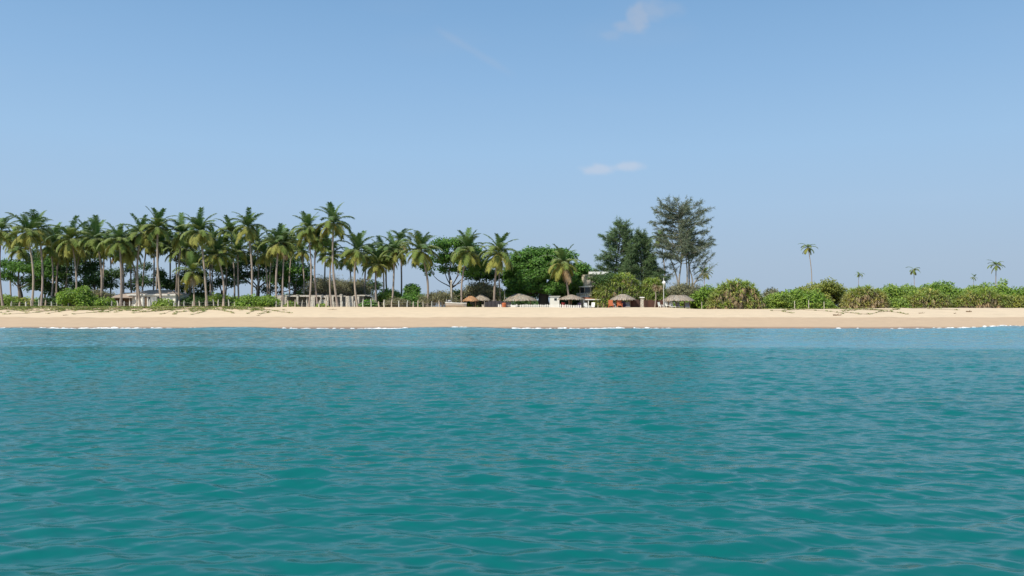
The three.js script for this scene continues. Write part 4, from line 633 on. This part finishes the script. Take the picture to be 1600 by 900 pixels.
{
  const D = 115.5, o = thing('woven_fence', 'dark brown woven leaf fence behind the white pillar', 'fence', at(1012, D)), p = P2(o, D), R = rng(41);
  for (let k = 0; k < 26; k++) { const xa = 984 + k * 2, [a, y] = p(xa, 467.5 + 2.2 * R()), [b] = p(xa + 1.95, 470), g = new GB(); g.col = tones(R, .35); g.box(a, b, -.2, y, -.03, .03 + .05 * R()); part('slat', g, M.brownFence, o); }
  part('rail', new GB().box(p(983, 470)[0], p(1037, 470)[0], .75, .83, -.08, -.03), M.brownFence, o);
}
function chair(name, label, px, D, m, s, group, turn = 0) { // slatted beach chair: seat, tall raked back, arms, four legs
  const o = thing(name, label, 'chair', at(px, D), turn, group); o.scale.setScalar(s);
  part('seat', new GB().box(-.3, .3, .36, .42, -.28, .34), m, o); const b = part('backrest', new GB().box(-.3, .3, 0, .78, -.03, .03), m, o); b.position.set(0, .4, -.28); b.rotation.x = -.22;
  for (const sx of [-1, 1]) { part('armrest', new GB().box(sx * .34 - .05, sx * .34 + .05, .6, .64, -.34, .34), m, o); for (const z of [-.26, .28]) part('leg', new GB().box(sx * .3 - .03, sx * .3 + .03, -.06, z > 0 ? .6 : .38, z - .03, z + .03), m, o); } return o;
}
chair('beach_chair', 'orange beach chair beside the trunks left of the two under the pale shelter', 954.5, 113.6, M.orange, 1.05, 'orange beach chairs');
chair('beach_chair', 'orange beach chair in the middle of the pale shelter', 968, 113.5, M.orange, 1.12, 'orange beach chairs');
chair('beach_chair', 'dark purple chair right beside the orange one in the pale shelter', 974.5, 114.2, M.purple, 1.0, 'dark chairs');
chair('beach_chair', 'dark red chair in the shade of the conical parasol', 882, 115, M.darkRed, .9, 'dark chairs', .4);
chair('beach_chair', 'purple chair right of the conical parasol post', 904, 114.6, M.purple, .85, 'dark chairs', -.4);
chair('plastic_chair', 'white plastic chair left of the porch columns', 917, 113.8, M.white, .8, 'white plastic chairs', .5);
chair('plastic_chair', 'white plastic chair in front of the porch of the tower house', 925.5, 113.8, M.white, .85, 'white plastic chairs', -.5);
chair('plastic_chair', 'white plastic chair at the foot of the lamp post', 1032, 113.2, M.white, .75, 'white plastic chairs', .7);
chair('plastic_chair', 'white plastic chair under the left end of the wide shelter', 1043, 113.6, M.white, 1, 'white plastic chairs', .3);
function lounger(label, px, D, m, turn) { const o = thing('sun_lounger', label, 'sun lounger', at(px, D), turn, 'grey sun loungers'); part('frame', new GB().box(-.32, .32, .24, .3, -.5, .95), m, o); const b = part('backrest', new GB().box(-.32, .32, 0, .75, -.03, .03), m, o); b.position.set(0, .3, -.48); b.rotation.x = -.5; for (const x of [-.28, .28]) for (const z of [-.42, .85]) part('leg', new GB().box(x - .03, x + .03, -.06, .24, z - .03, z + .03), m, o); }
lounger('grey sun lounger right of the purple chair under the pale shelter', 981, 113.7, M.grey, -.15);
lounger('grey sun lounger between the two orange chairs', 960.5, 114.0, M.grey, .1);
lounger('grey sun lounger in the middle of the wide shelter', 1061, 113.4, M.grey, .15);
lounger('grey sun lounger under the right end of the wide shelter', 1074, 113.2, M.grey, -.2);
lounger('pale sun lounger beside the white chair under the wide shelter', 1050, 113.2, M.white, .1);
{ const o = thing('orange_bin', 'orange rubbish bin at the picket fence beside the net screen', 'bin', at(787.5, 113.0)); part('body', new GB().tube([V(0, -.05, 0), V(0, .6, 0), V(0, .66, 0)], [.26, .32, .33], 14), M.orange, o); part('lid', new GB().ball(0, .66, 0, .33, .1, .33, 8), M.orange, o); }
{ const o = thing('white_box', 'white storage box standing at the picket fence', 'box', at(802, 113.0)); part('body', new GB().box(-.36, .36, -.05, .3, -.22, .22), M.white, o); part('lid', new GB().box(-.39, .39, .3, .36, -.25, .25), M.white, o); }
{ const o = thing('stone_block', 'pale square block left of the net screen', 'block', at(754.5, 113.4)); part('block', new GB().box(-.15, .15, -.1, .42, -.15, .15), M.plaster, o); part('cap', new GB().box(-.18, .18, .42, .47, -.18, .18), M.plaster, o); }
for (const [px, D, top, lb] of [[1096.5, 116, 472, 'low concrete post left of the skirted screw pine'], [1241.5, 114.2, 470.5, 'concrete post before the light yellow-green bush, shorter than its neighbour'], [1263.5, 113.4, 469.6, 'tallest white concrete post standing on the sand crest'], [1287.5, 114.4, 471.5, 'faint concrete post under the rounded olive bush']]) { const [o, H] = pole('concrete_post', lb, 'post', px, D, top, .06, M.post, 0, 'concrete boundary posts'); part('tip', new GB().ball(0, H, 0, .055, .04, .055, 5), M.post, o); }

// ---------------------------------------------------------------- creeping vines and driftwood on the slope
{
  const R = rng(61), lv = new GB(), run = new GB();
  const put = (x, D, n, sp) => { n *= 1.4; for (let k = 0; k < n; k++) { const a = x + (R() - .5) * sp, d = D + (R() - .5) * sp * .8, f = R() * 6.283, dir = V(Math.cos(f), .35, Math.sin(f)).normalize(); addLeaf(lv, R, a, groundY(a, d) + .02 + .06 * R(), -d, dir.x, dir.y, dir.z, (R() - .5), 1, (R() - .5), .17 + .1 * R(), .15, tones(R, .3, .2)); } };
  const patch = (x0, x1, D0, D1, n) => { for (let k = 0; k < n; k++) { const px = lerp(x0, x1, R()), D = lerp(D0, D1, R()), x = wx(px, D); if (fbm(x / 3, D / 1.6, 44) > -.05 + .25 * Math.abs((px - (x0 + x1) / 2) / (x1 - x0))) put(x, D, 10, .5); } };
  patch(-10, 90, 109, 112.6, 260); patch(84, 168, 106.5, 112.3, 420); patch(-10, 420, 108, 112.6, 90); patch(150, 230, 104.5, 112, 120); patch(225, 300, 107, 112.3, 130); patch(320, 410, 106, 112.3, 170); patch(1190, 1340, 110.5, 113, 120);
  for (let k = 0; k < 96; k++) { const px = k < 86 ? lerp(5, 400, R()) : lerp(1230, 1420, R()); let x = wx(px, 111), D = 111.8 - R(), f = -1.57 + (R() - .5) * 2; const pts = []; const n = 8 + R() * 14 | 0; for (let i = 0; i < n; i++) { pts.push(V(x, groundY(x, D) + .02, -D)); if (R() < .6) put(x, D, 7, .4); f += (R() - .5) * .9; x += Math.cos(f) * .5 * (1 + R()); D += Math.sin(f) * .55; if (D < 102.5) break; } if (pts.length > 2) run.tube(pts, pts.map(() => .02), 4, false); }
  const o = new THREE.Group(); o.name = 'beach_vines'; o.userData = { kind: 'stuff', label: 'creeping green beach vines trailing down the sand slope', category: 'vines' }; scene.add(o); part('vine_leaves', lv, M.vine, o).userData.kind = 'stuff'; part('runners', run, M.wood, o).userData.kind = 'stuff';
  const dw = [[1308, 493, 1.1, 'dark driftwood log lying on the slope below the driest screw pine'], [1514, 487.5, .7, 'dark driftwood lump below the last high bush'], [1440, 489.5, .9, 'thin driftwood stick below the yellowish screw pine'], [404, 493.5, .5, 'small dark driftwood piece below the wide mounded shrub'], [103, 492.8, .6, 'small driftwood piece below the vines and bright shrub'], [519, 484, 1.4, 'long thin stick on the bare sand below the ruin'], [1492, 490, .6, 'short bent twig on the sand below the dip in the hedge']];
  dw.forEach(([px, py, L, label], i) => { let D = 97; while (D < 112 && HORIZON + F * (EYE - groundY(wx(px, D), D)) / D > py) D += .05; const o = thing('driftwood', label, 'driftwood', at(px, D), R() * 1.2 - .6, 'driftwood on the sand'), r = i < 2 ? .11 : .045; o.position.y += .03 + r * .6; const g = new GB(), R2 = rng(500 + i); const pts = []; for (let k = 0; k <= 6; k++) pts.push(V(-L / 2 + L * k / 6, .05 * n3(k, i, 1) + (k === 6 ? .05 : 0), .12 * n3(k * .6, i, 7))); g.tube(pts, pts.map((_, k) => r * (1 - .1 * k)), 6); g.tube([pts[3], pts[3].clone().add(V(.16 * L, .10 + r, .05))], [r * .5, r * .2], 5); part('log', g, M.wood, o); });
}

renderer.render(scene, camera);
